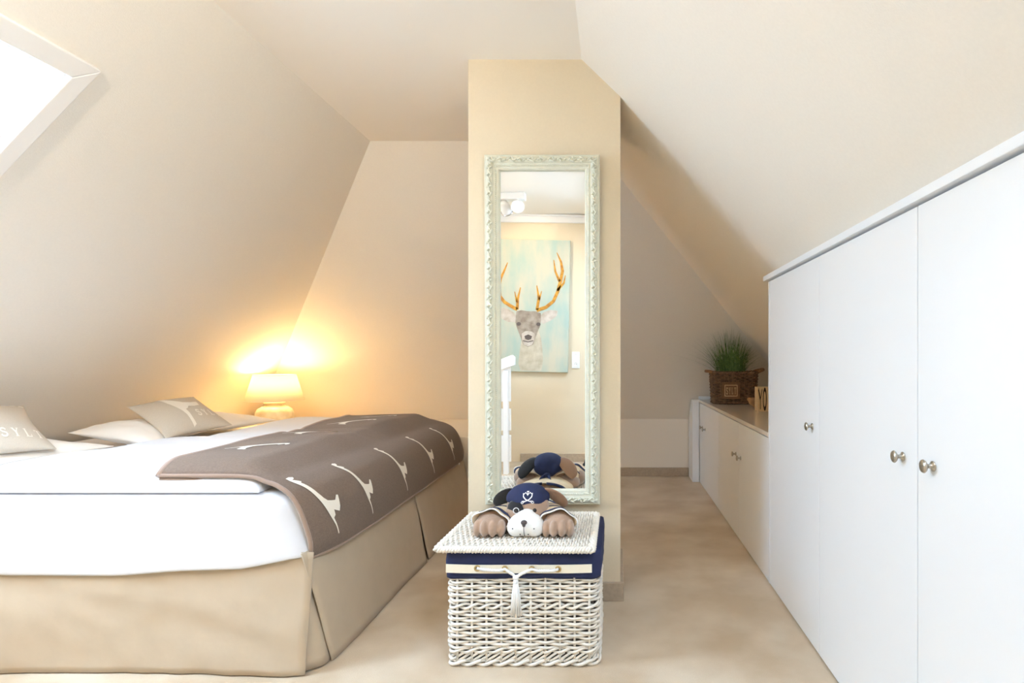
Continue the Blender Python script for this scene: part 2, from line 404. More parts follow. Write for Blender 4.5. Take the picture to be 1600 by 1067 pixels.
# duvets, described by height functions so that the throw can lie on them
DUV = [dict(x0=-2.22, x1=-1.175, d0=1.885, d1=2.80, h=.078, s=1), dict(x0=-2.10, x1=-1.175, d0=2.79, d1=3.68, h=.074, s=5)]
def duvet_h(D, x, d):
    ex = min((x-D['x0'])/.16, (D['x1']-x)/.085); ed = min((d-D['d0'])/.13, (D['d1']-d)/.13)
    fx, fd = max(0, min(1, ex)), max(0, min(1, ed))
    e = math.sqrt(1-(1-fx)**2)*math.sqrt(1-(1-fd)**2)
    s = D['s']
    h = D['h']*(1+.13*nz(x*2.1+s, d*2.3, s)+.08*nz(x*5+s, d*5.5, s+2))
    if s == 5: h += .008*math.exp(-((x+1.95)/.22)**2-((d-3.42)/.3)**2)
    return .562+h*e
def duvet(D, label):
    mb = MB(); nu, nv = 64, 60
    def ease(t): return .5-.5*math.cos(PI*t)
    def xd(u, v):
        x = lerp(D['x0'], D['x1'], ease(u)); d = lerp(D['d0'], D['d1'], ease(v))
        dx = .02*nz(d*2.2, D['s']) if u < .5 else 0
        return x, d, dx*(1-u*2 if u < .5 else 0)
    def top(u, v):
        x, d, dx = xd(u, v); return V(x+dx, d, duvet_h(D, x, d))
    def bot(u, v):
        x, d, dx = xd(u, v); return V(x+dx, d, .561)
    mb.grid(top, nu, nv); mb.grid(bot, 8, 8)
    o = mb.build('duvet', M['sheet2'], None, smooth=True, origin=((D['x0']+D['x1'])/2, (D['d0']+D['d1'])/2, .561))
    return tag(o, label, 'duvet', 'white duvets on the bed')
duvet(DUV[0], 'smooth white duvet on the near half of the bed')
duvet(DUV[1], 'white duvet on the far half of the bed, towards the lamp')

# generic pillow on four corners: bl, br, tr, tl seen on its face
def pillow_fn(bl, br, tr, tl, h, e=.55, wr=.0, seed=0, droop=0):
    bl, br, tr, tl = (Vector(p) for p in (bl, br, tr, tl))
    nrm = ((br-bl)+(tr-tl)).cross((tl-bl)+(tr-br)).normalized()
    if nrm.z < 0: nrm = -nrm
    def base(a, b):
        # sides drawn in between the corners
        a2 = .5+(a-.5)*(1-.10*math.sin(PI*b)); b2 = .5+(b-.5)*(1-.10*math.sin(PI*a))
        p = bl.lerp(br, a2).lerp(tl.lerp(tr, a2), b2)
        return p-V(0, 0, 1)*droop*(4*(a-.5)**2*(1 if droop else 0))
    def th(a, b):
        q = max(0, (1-(2*a-1)**2))*max(0, (1-(2*b-1)**2)); t = h*q**e
        return t*(1+wr*nz(a*4+seed, b*4, seed)+wr*.6*nz(a*9+seed, b*7, seed+4))
    def S(a, b, o=0): return base(a, b)+nrm*(th(a, b)+o)
    def U(a, b): return base(a, b)-nrm*(th(a, b)*.8)
    return S, U, nrm
def pillow(name, mt, S, U, parent=None, origin=None, n=26):
    mb = MB(); ez = lambda t: .5-.5*math.cos(PI*t)
    mb.grid(lambda a, b: S(ez(a), ez(b)), n, n); mb.grid(lambda a, b: U(ez(a), ez(b)), n, n)
    return mb.build(name, mt, parent, smooth=True, origin=origin)
PG = 'white pillows at the head of the bed'
S, U, _ = pillow_fn((-2.26, 1.95, .615), (-2.23, 2.55, .615), (-2.72, 2.58, .635), (-2.75, 1.97, .635), .055, wr=.2, seed=3)
tag(pillow('pillow', M['pillow'], S, U, origin=(-2.5, 2.25, .6)), 'white pillow partly covered by the nearest grey cushion', 'pillow', PG)
S, U, _ = pillow_fn((-2.10, 2.60, .612), (-2.16, 3.06, .625), (-2.63, 3.02, .665), (-2.585, 2.70, .655), .055, wr=.25, seed=8)
tag(pillow('pillow', M['pillow'], S, U, origin=(-2.4, 2.8, .6)), 'puffy white pillow lying left of the grey cushion with the map print', 'pillow', PG)
S, U, _ = pillow_fn((-2.20, 3.12, .615), (-2.16, 3.66, .615), (-2.66, 3.70, .64), (-2.68, 3.15, .64), .055, wr=.2, seed=12)
tag(pillow('pillow', M['pillow'], S, U, origin=(-2.4, 3.4, .6)), 'white pillow peeping out behind the far grey cushion near the lamp', 'pillow', PG)

# ---- flat lettering and shapes laid on curved faces
def seg_ribbon(mb, pts, wd, fn, sub=4):
    """ribbon along 2-D points; fn maps (x, y) to a 3-D point"""
    P = []
    for i in range(len(pts)-1):
        for k in range(sub): P.append(Vector(pts[i]).lerp(Vector(pts[i+1]), k/sub))
    P.append(Vector(pts[-1])); m = len(P); vs = []; fs = []
    for i, p in enumerate(P):
        t = (P[min(i+1, m-1)]-P[max(i-1, 0)]).normalized(); n = V(-t.y, t.x)
        w_ = interp(i/(m-1), [j/(len(wd)-1) for j in range(len(wd))], wd) if isinstance(wd, (list, tuple)) else wd
        a = p+n*(w_/2); b_ = p-n*(w_/2); vs += [fn(a.x, a.y), fn(b_.x, b_.y)]
    fs = [(2*i, 2*i+1, 2*i+3, 2*i+2) for i in range(m-1)]
    return mb.add(vs, fs)
def poly_fill(mb, pts, fn, cuts=2):
    bm = bmesh.new(); vs = [bm.verts.new((x, y, 0)) for x, y in pts]; bm.faces.new(vs).normal_update()
    bmesh.ops.triangulate(bm, faces=bm.faces)
    for _ in range(cuts): bmesh.ops.subdivide_edges(bm, edges=bm.edges, cuts=1, use_grid_fill=False); bmesh.ops.triangulate(bm, faces=bm.faces)
    bm.verts.index_update()
    mb.add([fn(v.co.x, v.co.y) for v in bm.verts], [tuple(v.index for v in f.verts) for f in bm.faces]); bm.free(); return mb
# strokes in a unit letter box, x right, y up
LET = {
 'S': [([(.86,.78),(.70,.95),(.45,1.0),(.20,.90),(.14,.72),(.30,.57),(.55,.50),(.80,.40),(.88,.22),(.72,.05),(.45,0),(.22,.06),(.08,.22)], .20)],
 'Y': [([(.14,1),(.50,.48)], .24), ([(.86,1),(.52,.48)], .13), ([(.5,.5),(.5,0)], .24), ([(-.02,1),(.34,1)], .07), ([(.66,1),(1.02,1)], .07), ([(.28,0),(.72,0)], .07)],
 'L': [([(.28,1),(.28,0)], .24), ([(.08,1),(.50,1)], .07), ([(.08,.02),(.92,.02)], .09), ([(.89,.02),(.89,.30)], .09)],
 'T': [([(.5,1),(.5,0)], .24), ([(.04,.98),(.96,.98)], .10), ([(.07,.98),(.07,.74)], .08), ([(.93,.98),(.93,.74)], .08), ([(.28,0),(.72,0)], .07)],
 'O': [([(.5+.40*math.sin(2*PI*k/24), .5+.48*math.cos(2*PI*k/24)) for k in range(25)], .16)],
}
def letters(mb, word, x0, y0, w_, h_, pitch, fn, bold=1.0):
    for i, ch in enumerate(word):
        for pts, wd in LET[ch]:
            seg_ribbon(mb, pts, wd*bold, lambda x, y, i=i: fn(x0+i*pitch+x*w_, y0+y*h_))
    return mb
# silhouette of the island used on throw and cushions (x right, y down, long axis about 1)
_isl = [(668,612),(690,606),(706,612),(700,622),(685,628),(700,640),(708,650),(698,656),(708,685),(722,715),(735,735),(750,748),(770,752),(795,755),(815,740),(828,742),(822,758),(815,778),(802,793),(785,788),(768,782),(768,800),(755,808),(762,830),(771,870),(765,872),(755,835),(741,806),(718,756),(695,704),(676,658),(668,630)]
ISL = [((x-735)/265, (y-740)/265) for x, y in _isl]

# two printed cushions
cu1 = thing('cushion', 'pale grey linen cushion leaning at the near end of the headboard side', 'cushion', (-2.45, 2.2, .6), 'printed grey cushions')
S1, U1, _ = pillow_fn((-2.29, 1.90, .66), (-2.245, 2.30, .642), (-2.585, 2.50, .80), (-2.66, 2.08, .795), .06, seed=1)
pillow('cover', M['cushion'], S1, U1, cu1)
letters(MB(), 'SYLT', .56, .13, .062, .125, .104, lambda x, y: S1(min(x, .995), y, .0025)).build('lettering', M['print'], cu1)
mb = MB()
for k in range(6): seg_ribbon(mb, [(.50+k*.085, .90), (.55+k*.085, .905-.01*(k % 2))], .022, lambda x, y: S1(x, y, .0025))
mb.build('faint_print', M['print'], cu1)
cu2 = thing('cushion', 'taupe linen cushion with cream island map, tilted on the pillows near the lamp', 'cushion', (-2.3, 2.95, .6), 'printed grey cushions')
S2, U2, _ = pillow_fn((-2.09, 2.66, .632), (-2.02, 3.02, .655), (-2.385, 3.235, .79), (-2.46, 2.88, .762), .06, seed=2)
pillow('cover', M['cushion'], S2, U2, cu2)
letters(MB(), 'SYLT', .58, .19, .068, .13, .102, lambda x, y: S2(min(x, .995), y, .0025)).build('lettering', M['print'], cu2)
mb = MB()
poly_fill(mb, [(.30,.985),(.42,.985),(.385,.90),(.40,.80),(.47,.68),(.545,.585),(.66,.56),(.79,.60),(.76,.47),(.65,.43),(.55,.44),(.52,.39),(.47,.37),(.475,.28),(.47,.15),(.475,.05),(.43,.02),(.425,.12),(.42,.25),(.40,.36),(.365,.48),(.33,.64),(.325,.80)],
          lambda x, y: S2(x, y, .0025), 3).build('island_print', M['print'], cu2)
mb = MB()
for k in range(7): seg_ribbon(mb, [(.53+k*.058, .905), (.565+k*.058, .91-.008*(k % 2))], .02, lambda x, y: S2(x, y, .0025))
mb.build('faint_print', M['print'], cu2)

# ------------------------------------------------------------------ throw over the foot of the bed
def duv_top(x, d):
    best = BZ+.001
    for D in DUV:
        if D['x0'] < x < D['x1'] and D['d0'] < d < D['d1']: best = max(best, duvet_h(D, x, d))
    return best
def bridge(x, d):     # cloth spans the narrow valley between the duvets
    return max(duv_top(x, d), .5*(duv_top(x, d-.07)+duv_top(x, d+.07)), .5*(duv_top(x, d-.13)+duv_top(x, d+.13))-.004)
BLD0, BLD1 = 1.90, 3.70
def fold(x, d):       # soft folds of the cloth
    f = .007*(.5+.5*math.sin(d*9+x*5))*smooth01((x+1.6)/.2)+.012*math.exp(-((d-2.45-(x+1.3)*.6)/.10)**2)*smooth01((x+1.5)/.2)
    return (f+.010*math.exp(-((d-3.12)/.22)**2))*smooth01((d-1.93)/.12)
def blanket_off(u, v, o_):
    e_ = .004; u0, u1, v0, v1 = max(0, u-e_), min(1, u+e_), max(0, v-e_), min(1, v+e_)
    n = (blanket(u1, v)-blanket(u0, v)).cross(blanket(u, v1)-blanket(u, v0)).normalized()
    return blanket(u, v)+n*o_
def blanket(u, v, off=0.0):
    d = lerp(BLD0, BLD1, v)
    xl = interp(d, [1.9, 2.4, 2.8, 3.2, 3.6, 3.7], [-1.515, -1.566, -1.57, -1.60, -1.67, -1.69])
    # arc of the cloth: top run to -1.10, then over the rounded edge and down
    if u < .58:
        t = u/.58; x = lerp(xl, -1.235, t)
        z = bridge(x, d)+.016+fold(x, d)
        return V(x, d, z+off)
    t = (u-.58)/.42
    xs = [-1.235, -1.185, -1.13, -1.075, -1.028, -.994, -.976, -.968, -.972]
    zs_ = [0, 0, .603, .584, .557, .508, .45, .40, .352]
    zs_[0] = bridge(-1.235, d)+.016+fold(-1.235, d); zs_[1] = max(bridge(-1.19, d)+.013, lerp(zs_[0], .603, .45))
    zs_[2] = max(.596, min(.603, zs_[1]-.012))
    ts = [i/8 for i in range(9)]
    def cat(arr):
        i = min(7, int(t*8)); f = t*8-i; p0 = arr[max(i-1, 0)]; p1 = arr[i]; p2 = arr[i+1]; p3 = arr[min(i+2, 8)]
        return .5*((2*p1)+(-p0+p2)*f+(2*p0-5*p1+4*p2-p3)*f*f+(-p0+3*p1-3*p2+p3)*f**3)
    x, z = cat(xs), cat(zs_)
    k = math.exp(-(v/.05)**1.5)+ .5*math.exp(-((1-v)/.035)**1.5)
    x -= k*(.045*smooth01(t*2.2)*(1-.3*smooth01((t-.6)/.4)))
    d2 = d-.02*smooth01(t*1.5)*math.exp(-v/.08)
    x += .008*smooth01(t*2)*nz(d*3.2, 2)
    x += off*smooth01(t*2.2); z += off*(1-smooth01(t*2.2))
    z += (.012*math.sin(d*2.6-1.2))*smooth01((t-.6)/.4)*.5
    return V(x, d2, z)
throw = thing('throw_blanket', 'taupe wool throw with cream island motifs draped over the bed foot', 'blanket', (-1.2, 2.8, .35))
o = MB().grid(lambda u, v: blanket(u, v), 90, 130).build('cloth', M['blanket'], throw, smooth=True, solid=.011)
# blanket-stitched hem along the edges
edge = [blanket(u/60, 0) for u in range(61)]+[blanket(1, v/80) for v in range(1, 81)]+[blanket(1-u/60, 1) for u in range(1, 61)]
MB().tube(edge, .0075, 6).build('hem', M['hem'], throw, smooth=True)
MB().tube([blanket(0, v/80)+V(0, 0, -.002) for v in range(81)], .011, 6, flat=1.2).build('fold', M['hem'], throw, smooth=True)
mb = MB(); mb.tube([blanket(u/40*.3, 0)+V(0, .004, -.013) for u in range(41)], [.006*(1-(u/40)**4) for u in range(41)], 6).build('folded_layer', M['hem'], throw, smooth=True)
def motif(cu_, cv, su, sv, rot=0, name='island_motif'):
    c, s_ = math.cos(rot), math.sin(rot)
    def fn(x, y):
        xx, yy = x*c-y*s_, x*s_+y*c
        return blanket_off(min(.995, max(.005, cu_+yy*su)), min(.998, max(.002, cv+xx*sv)), .0078)
    poly_fill(MB(), ISL, fn, 3).build(name, M['print'], throw, smooth=True)
MOT_D = [(.835, .05), (.835, .19), (.835, .405), (.835, .62), (.835, .83)]
for cu_, cv in MOT_D: motif(cu_, cv, .235, .105)
for cu_, cv in [(.30, .17), (.26, .42), (.32, .62), (.28, .83)]: motif(cu_, cv, .38, .13, PI*.98)
MB().grid(lambda u, v: blanket(.985+.0*u, .905+u*.012)+V(.006, 0, -.012*v-.006), 2, 2).build('care_tag', M['sheet'], throw, solid=.002)

# ------------------------------------------------------------------ wardrobes on the right
FX = .687                                           # plane of the door fronts
def knob(parent, d, z, name='knob'):
    pr = [(.011, 0), (.0115, .002), (.009, .0035), (.0055, .006), (.0045, .011), (.006, .0155), (.0125, .0185), (.0148, .0215), (.0135, .0245), (.008, .0265), (.002, .0272)]
    return MB().lathe(pr, (FX, d, z), (-1, 0, 0), 24).build(name, M['steel'], parent, smooth=True)
def door(root, d0, d1, z1, kd=None, kz=None):
    g_ = .0016
    dr = MB().box((FX, d0+g_, .006), (FX+.018, d1-g_, z1)).build('door', M['white'], root, bevel=.0012)
    if kd: knob(dr, kd, kz)
    return dr
def tall_unit(d0, d1, label, doors):
    r_ = thing('wardrobe', label, 'wardrobe', (FX+.2, (d0+d1)/2, 0), 'tall white wardrobes under the slope')
    zt = 1.350; xb = xright(zt)-.012; xd = 1.30; zd = ZC-(xd+.012-XR)/SR
    MB().prism([V(FX+.0185, d0+.001, .004), V(FX+.0185, d0+.001, zt), V(xb, d0+.001, zt), V(xd, d0+.001, zd), V(xd, d0+.001, .004)], (0, d1-d0-.002, 0)).build('carcass', M['white'], r_)
    for a in doors: door(r_, *a)
    return r_
tall_unit(1.929, 2.545, 'narrow tall white wardrobe with one door, at the far end of the tall row', [(1.929, 2.545, 1.349, 1.994, .768)])
tall_unit(.67, 1.929, 'wide tall white wardrobe with two doors, nearest on the right', [(1.301, 1.929, 1.349, 1.366, .769), (.67, 1.301, 1.349, 1.236, .770)])
tall_unit(-.45, .67, 'tall white wardrobe with two doors beside the camera', [(.11, .67, 1.349, .17, .770), (-.45, .11, 1.349, .05, .770)])
o = MB().box((FX-.001, 2.547, .004), (FX+.03, 2.566, 1.349)).prism([V(FX+.03, 2.547, .004), V(FX+.03, 2.547, 1.349), V(.77, 2.547, 1.349), V(1.29, 2.547, .84), V(1.29, 2.547, .004)], (0, .019, 0)).build('end_panel', M['white'], bevel=.001, origin=(FX, 2.55, 0))
tag(o, 'thin white end panel closing the tall wardrobe row', 'panel')
zt0, zt1 = 1.356, 1.378
o = MB().prism([V(FX-.014, -.45, zt0), V(FX-.014, -.45, zt1), V(xright(zt1)-.004, -.45, zt1), V(xright(zt0)-.004, -.45, zt0)], (0, 2.606+.45, 0)).build('cover_board', M['white'], bevel=.0015, origin=(FX, 1, zt0))
tag(o, 'long white cover board on top of the tall wardrobes', 'board')
def low_unit(d0, d1, label, doors):
    r_ = thing('cupboard', label, 'cupboard', (FX+.2, (d0+d1)/2, 0), 'low white cupboards under the slope')
    MB().box((FX+.0185, d0+.001, .004), (1.35, d1-.001, .652)).build('carcass', M['white'], r_)
    for a in doors: door(r_, *a)
    return r_
low_unit(2.568, 3.81, 'low white cupboard with two doors, next to the tall wardrobes', [(2.568, 3.19, .648, 3.133, .461), (3.19, 3.81, .648, 3.258, .464)])
low_unit(3.81, 4.66, 'low white cupboard at the far end, standing below the grass basket', [(3.81, 4.43, .648, 4.37, .466), (4.43, 4.66, .648, 4.50, .468)])
wt = thing('worktop', 'glossy white worktop over the low cupboards with a raised rear lip', 'worktop', (1.1, 3.7, .653))
MB().box((FX-.003, 2.570, .6535), (xright(.674)-.012, 4.735, .674)).build('top_board', M['gloss'], wt, bevel=.002)
MB().box((FX-.003, 4.70, .6742), (xright(.70)-.012, 4.714, .698)).build('rear_lip', M['white'], wt, bevel=.001)
o = MB().prism([V(.628, 4.662, .004), V(.628, 4.662, .672), V(.628, dhip(.672)-.008, .672), V(.628, DB-.022, ZK+.01), V(.628, DB-.022, .08), V(.628, DB-.03, .004)], (.0562, 0, 0)).build('filler_panel', M['white'], bevel=.001, origin=(.65, 4.75, 0))
tag(o, 'narrow white filler panel between low cupboard and back wall', 'panel')

# ------------------------------------------------------------------ wicker weaving
def weave_ring(mb, per_pts, closed, zc, amp, r, spacing, phase, sag=0, taper=None):
    """one strand running round a base line of points, passing in front of and behind the stakes"""
    L = [0]
    n = len(per_pts)
    for i in range(1, n+(1 if closed else 0)): L.append(L[-1]+(per_pts[i % n]-per_pts[i-1]).length)
    tot = L[-1]; cnt = max(2, round(tot/spacing)); cnt += cnt % 2 if closed else 0
    m = cnt*4; path = []
    j = 0
    for k in range(m if closed else m+1):
        s = tot*k/m
        while j < len(L)-2 and L[j+1] < s: j += 1
        a, b_ = per_pts[j % n], per_pts[(j+1) % n]; f = (s-L[j])/max(1e-9, L[j+1]-L[j])
        p = a.lerp(b_, f); t = (b_-a).normalized(); nn = V(t.y, -t.x)
        o_ = amp*math.cos(PI*k/4+PI*phase)
        path.append(V(p.x+nn.x*o_, p.y+nn.y*o_, zc+sag*math.sin(k*1.7+zc*90)))
    mb.tube(path, r, 6, closed)
def stake_points(per_pts, closed, spacing):
    L = [0]; n = len(per_pts)
    for i in range(1, n+(1 if closed else 0)): L.append(L[-1]+(per_pts[i % n]-per_pts[i-1]).length)
    tot = L[-1]; cnt = max(2, round(tot/spacing)); cnt += cnt % 2 if closed else 0
    out = []; j = 0
    for k in range(cnt):
        s = tot*k/cnt
        while j < len(L)-2 and L[j+1] < s: j += 1
        out.append(per_pts[j % n].lerp(per_pts[(j+1) % n], (s-L[j])/max(1e-9, L[j+1]-L[j])))
    return out
def twist(mb, base, r, R_, turns, closed=True, n=2, seg=None):
    """n strands twisted round a closed base line of 3-D points"""
    m = len(base)
    for q in range(n):
        path = []
        for i, p in enumerate(base):
            a = 2*PI*(turns*i/m+q/n); t = (base[(i+1) % m]-base[(i-1) % m]).normalized()
            sx = t.cross(V(0, 0, 1)).normalized()
            path.append(p+sx*(R_*math.cos(a))+V(0, 0, 1)*(R_*math.sin(a)))
        mb.tube(path, r, 6, closed)

# ------------------------------------------------------------------ white wicker chest with navy liner
KX0, KX1, KD0, KD1 = -.546, -.058, 1.868, 2.268
chest = thing('wicker_chest', 'white wicker laundry chest with navy liner standing before the mirror', 'basket', (-.3, 2.07, 0))
cper = rrect(KX0, KX1, KD0, KD1, .03, 5, .03)
SPC = .0475
mb = MB(); z = .062; row = 0
while z < .335:
    if not (.186 < z < .206):
        weave_ring(mb, cper, True, z+.0012*math.sin(row*2.3), .0058, .0043+.0006*math.sin(row*1.7), SPC, row % 2, .0007)
    z += .0096; row += 1
o = mb.build('woven_sides', M['wicker'], chest, smooth=True); o['kind'] = 'stuff'
for p in stake_points(cper, True, SPC):
    MB().tube([V(p.x, p.y, .012), V(p.x, p.y, .34)], .0042, 6).build('stake', M['wicker'], chest, smooth=True)
def base3(zc, per_=cper, step=.006):
    pts = []
    n = len(per_)
    for i in range(n):
        a, b_ = per_[i], per_[(i+1) % n]; k = max(1, int((b_-a).length/step))
        for j in range(k): q = a.lerp(b_, j/k); pts.append(V(q.x, q.y, zc))
    return pts
mb = MB(); twist(mb, base3(.196), .0046, .0072, 19); mb.build('waling_band', M['wicker'], chest, smooth=True)
mb = MB(); twist(mb, base3(.052), .0046, .0065, 19); mb.build('waling_band', M['wicker'], chest, smooth=True)
mb = MB(); twist(mb, base3(.012), .0055, .007, 16); mb.build('foot_border', M['wicker'], chest, smooth=True)
mb = MB()
ps = stake_points(cper, True, SPC/2)
for i, p in enumerate(ps):
    q = ps[(i+2) % len(ps)]; mb.tube([V(p.x, p.y, .016), V((p.x+q.x)/2, (p.y+q.y)/2, .03), V(q.x, q.y, .046)], .0046, 5)
mb.build('foot_lattice', M['wicker'], chest, smooth=True)
MB().box((KX0+.014, KD0+.014, .008), (KX1-.014, KD1-.014, .34)).build('inner_lining', M['dark_in'], chest)
# navy liner folded over the rim
lper = rrect(KX0-.007, KX1+.010, KD0-.008, KD1+.010, .03, 5, .012)
nl = len(lper)
def liner_pt(i, t):
    p = lper[i % nl]; tt = (lper[(i+1) % nl]-lper[(i-1) % nl]).normalized(); n_ = V(tt.y, -tt.x)
    bl = .004*math.sin(PI*t)+.003*nz(p.x*14, p.y*14, t*3)+.0025*nz(p.x*40, p.y*40, 3)
    z_ = lerp(.378, .289+.004*nz(p.x*9, p.y*9), t)
    return V(p.x+n_.x*bl, p.y+n_.y*bl, z_)
mb = MB(); NT = 8
for t in range(NT+1): mb.v += [tuple(liner_pt(i, t/NT)) for i in range(nl)]
for t in range(NT):
    for i in range(nl): mb.f.append((t*nl+i, t*nl+(i+1) % nl, (t+1)*nl+(i+1) % nl, (t+1)*nl+i))
mb.f.append(tuple(range(nl)))
mb.build('liner', M['navy'], chest, smooth=True, solid=.003)
# cream band with eyelets, rope and tassel
yb = KD0-.016
def band(u, v):
    x = lerp(-.548, -.076, u); return V(x, yb-.002*math.sin(u*9), lerp(.3385, .3115, v)-.003*math.sin(PI*u))
MB().grid(band, 30, 2).build('cream_band', M['ribbon'], chest, solid=.003)
EY = [(-.446, .3265), (-.357, .3245), (-.270, .3235), (-.185, .3235)]
for x, z in EY:
    prof_t = [(.0078+.0028*math.cos(a), .0028*math.sin(a)) for a in [2*PI*k/10 for k in range(10)]]
    MB().lathe(prof_t, (x, yb-.004, z), (0, 1, 0), 20, closed=True).build('eyelet', M['brass'], chest, smooth=True)
    MB().lathe([(.0055, 0), (.0055, .002)], (x, yb-.004, z), (0, 1, 0), 14).build('eyelet_hole', M['dark_in'], chest)
def rope(pts, n_=34, r=.0036, R_=.0026, turns=9, name='rope'):
    P = []
    for i in range(n_+1):
        t = i/n_*(len(pts)-1); k = min(int(t), len(pts)-2); f = t-k; P.append(Vector(pts[k]).lerp(Vector(pts[k+1]), f))
    mb = MB()
    for q in range(2):
        mb.tube([p+V(0, R_*math.cos(2*PI*(turns*i/n_+q/2)), R_*math.sin(2*PI*(turns*i/n_+q/2))) for i, p in enumerate(P)], r, 6)
    return mb.build(name, M['rope'], chest, smooth=True)
yr = yb-.010
rope([(-.446, yb-.003, .3265), (-.43, yr, .325), (-.40, yr, .322), (-.372, yr, .321), (-.357, yb-.003, .3245)])
rope([(-.357, yb-.003, .3245), (-.345, yr, .318), (-.33, yr, .309), (-.322, yr-.003, .302)], 16, turns=4)
rope([(-.270, yb-.003, .3235), (-.285, yr, .319), (-.30, yr, .312), (-.318, yr-.003, .302)], 18, turns=5)
rope([(-.270, yb-.003, .3235), (-.25, yr, .320), (-.22, yr, .320), (-.20, yr, .321), (-.185, yb-.003, .3235)])
mb = MB().ball((-.320, yr-.003, .300), (.010, .009, .008)).ball((-.320, yr-.004, .287), (.0085, .0085, .009))
mb.build('tassel_knot', M['rope'], chest, smooth=True)
mb = MB()
for k in range(26):
    a = random.random()*2*PI; rr = math.sqrt(random.random())
    x1 = -.320+.021*rr*math.cos(a); y1 = yr-.004+.009*rr*math.sin(a)
    x0 = -.320+.005*math.cos(a); y0 = yr-.004+.004*math.sin(a)
    mb.tube([(x0, y0, .288), (lerp(x0, x1, .5), lerp(y0, y1, .6)-.002, .245), (x1, y1, .172+.012*random.random())], [.0026, .0030, .0016], 5)
o = mb.build('tassel', M['rope'], chest, smooth=True); o['kind'] = 'stuff'
# woven lid, a little askew
lid_pts = [V(-.583, 1.838), V(-.068, 1.830), V(-.066, 2.282), V(-.575, 2.285)]   # fl, fr, br, bl
def lid(a, b, o_=0):
    p = lid_pts[0].lerp(lid_pts[1], a).lerp(lid_pts[3].lerp(lid_pts[2], a), b)
    return V(p.x, p.y, lerp(.388, .384, b)+o_)
lidpart = MB().grid(lambda a, b: lid(.01+.98*a, .01+.98*b, -.002), 1, 1).build('lid', M['wicker'], chest, solid=.004)
mb = MB(); NB = 15; NA = 54
for i in range(NA):
    a = .025+.95*(i+.5)/NA
    path = [lid(a+.0015*math.sin(k*1.3+i), .045+.91*k/(NB*4), .0035+.0036*math.cos(PI*k/4+PI*(i % 2))) for k in range(NB*4+1)]
    mb.tube(path, .0037, 5)
o = mb.build('lid_weave', M['wicker'], lidpart, smooth=True); o['kind'] = 'stuff'
for j in range(NB+1):
    MB().tube([lid(.02, .045+.91*j/NB, .0035), lid(.98, .045+.91*j/NB, .0035)], .0034, 5).build('lid_stake', M['wicker'], lidpart, smooth=True)
mb = MB(); brd = []
for (a0, b0), (a1, b1) in (((.012, .016), (.988, .016)), ((.988, .016), (.988, .984)), ((.988, .984), (.012, .984)), ((.012, .984), (.012, .016))):
    nn = 90 if a0 != a1 else 78
    brd += [lid(lerp(a0, a1, k/nn), lerp(b0, b1, k/nn), .001) for k in range(nn)]
twist(mb, brd, .0052, .0080, 66, n=3)
mb.build('lid_border', M['wicker'], lidpart, smooth=True)

# ------------------------------------------------------------------ plush dog lying on the chest
dog = thing('plush_dog', 'tan plush dog with navy bandana cap lying on the wicker chest lid', 'soft toy', (-.315, 2.1, .395))
HX = -.312; ZL = .394
def rotm(ax, deg): return Matrix.Rotation(math.radians(deg), 3, ax)
mb = MB()
mb.ball((HX, 2.075, .470), (.077, .066, .072))                        # skull
mb.ball((HX-.02, 2.06, .455), (.06, .055, .05)); mb.ball((HX+.02, 2.06, .455), (.06, .055, .05))
mb.ball((HX, 2.17, .421), (.112, .085, .030))                         # torso lying flat
mb.ball((HX-.09, 2.10, .425), (.055, .075, .032), rotm('Z', 25)); mb.ball((HX+.09, 2.10, .425), (.055, .075, .032), rotm('Z', -25))
for sx, cx in ((-1, -.432), (1, -.196)):
    mb.ball((cx, 2.033, .433), (.054, .067, .039))                      # forepaw
    for k, ox in enumerate((-.0405, -.0138, .0138, .0405)):             # four toes
        mb.ball((cx+ox, 1.981+(.012 if k in (0, 3) else 0), .4215+(.004 if k in (1, 2) else 0)), (.0152, .0285, .0290))
mb.build('body', M['plush'], dog, remesh=.0033)
mb = MB().ball((HX+.004, 2.005, .434), (.061, .050, .0405)).ball((HX+.004, 2.018, .452), (.038, .040, .033)).ball((HX-.028, 2.0, .426), (.033, .043, .033)).ball((HX+.036, 2.0, .426), (.033, .043, .033))
mb.build('muzzle', M['plush_w'], dog, remesh=.0033)
def on_muzzle(x, z): # y on the muzzle front
    ys = [9]
    for c, r in (((HX+.004, 2.005, .434), (.061, .050, .0405)), ((HX+.004, 2.018, .452), (.038, .040, .033)), ((HX-.028, 2.0, .426), (.033, .043, .033)), ((HX+.036, 2.0, .426), (.033, .043, .033))):
        q = 1-((x-c[0])/r[0])**2-((z-c[2])/r[2])**2
        if q > 0: ys.append(c[1]-r[1]*math.sqrt(q))
    y = min(ys); return y if y < 3 else 1.99
nx = HX+.004
mb = MB().ball((nx, 1.957, .4515), (.0105, .008, .0085)).ball((nx, 1.955, .445), (.006, .006, .008)); mb.build('nose', M['nose'], dog, smooth=True)
MB().tube([(nx, on_muzzle(nx, z)-.002, z) for z in (.444, .436, .428, .420, .412, .404, .399)], .0011, 5).build('mouth_seam', M['thread'], dog, smooth=True)
for x, z in ((-.0385, .431), (.034, .431), (-.0145, .409), (.013, .409)):
    MB().ball((nx+x, on_muzzle(nx+x, z)-.0012, z), (.0022, .0018, .0022), nu=10, nv=6).build('whisker_dot', M['thread'], dog, smooth=True)
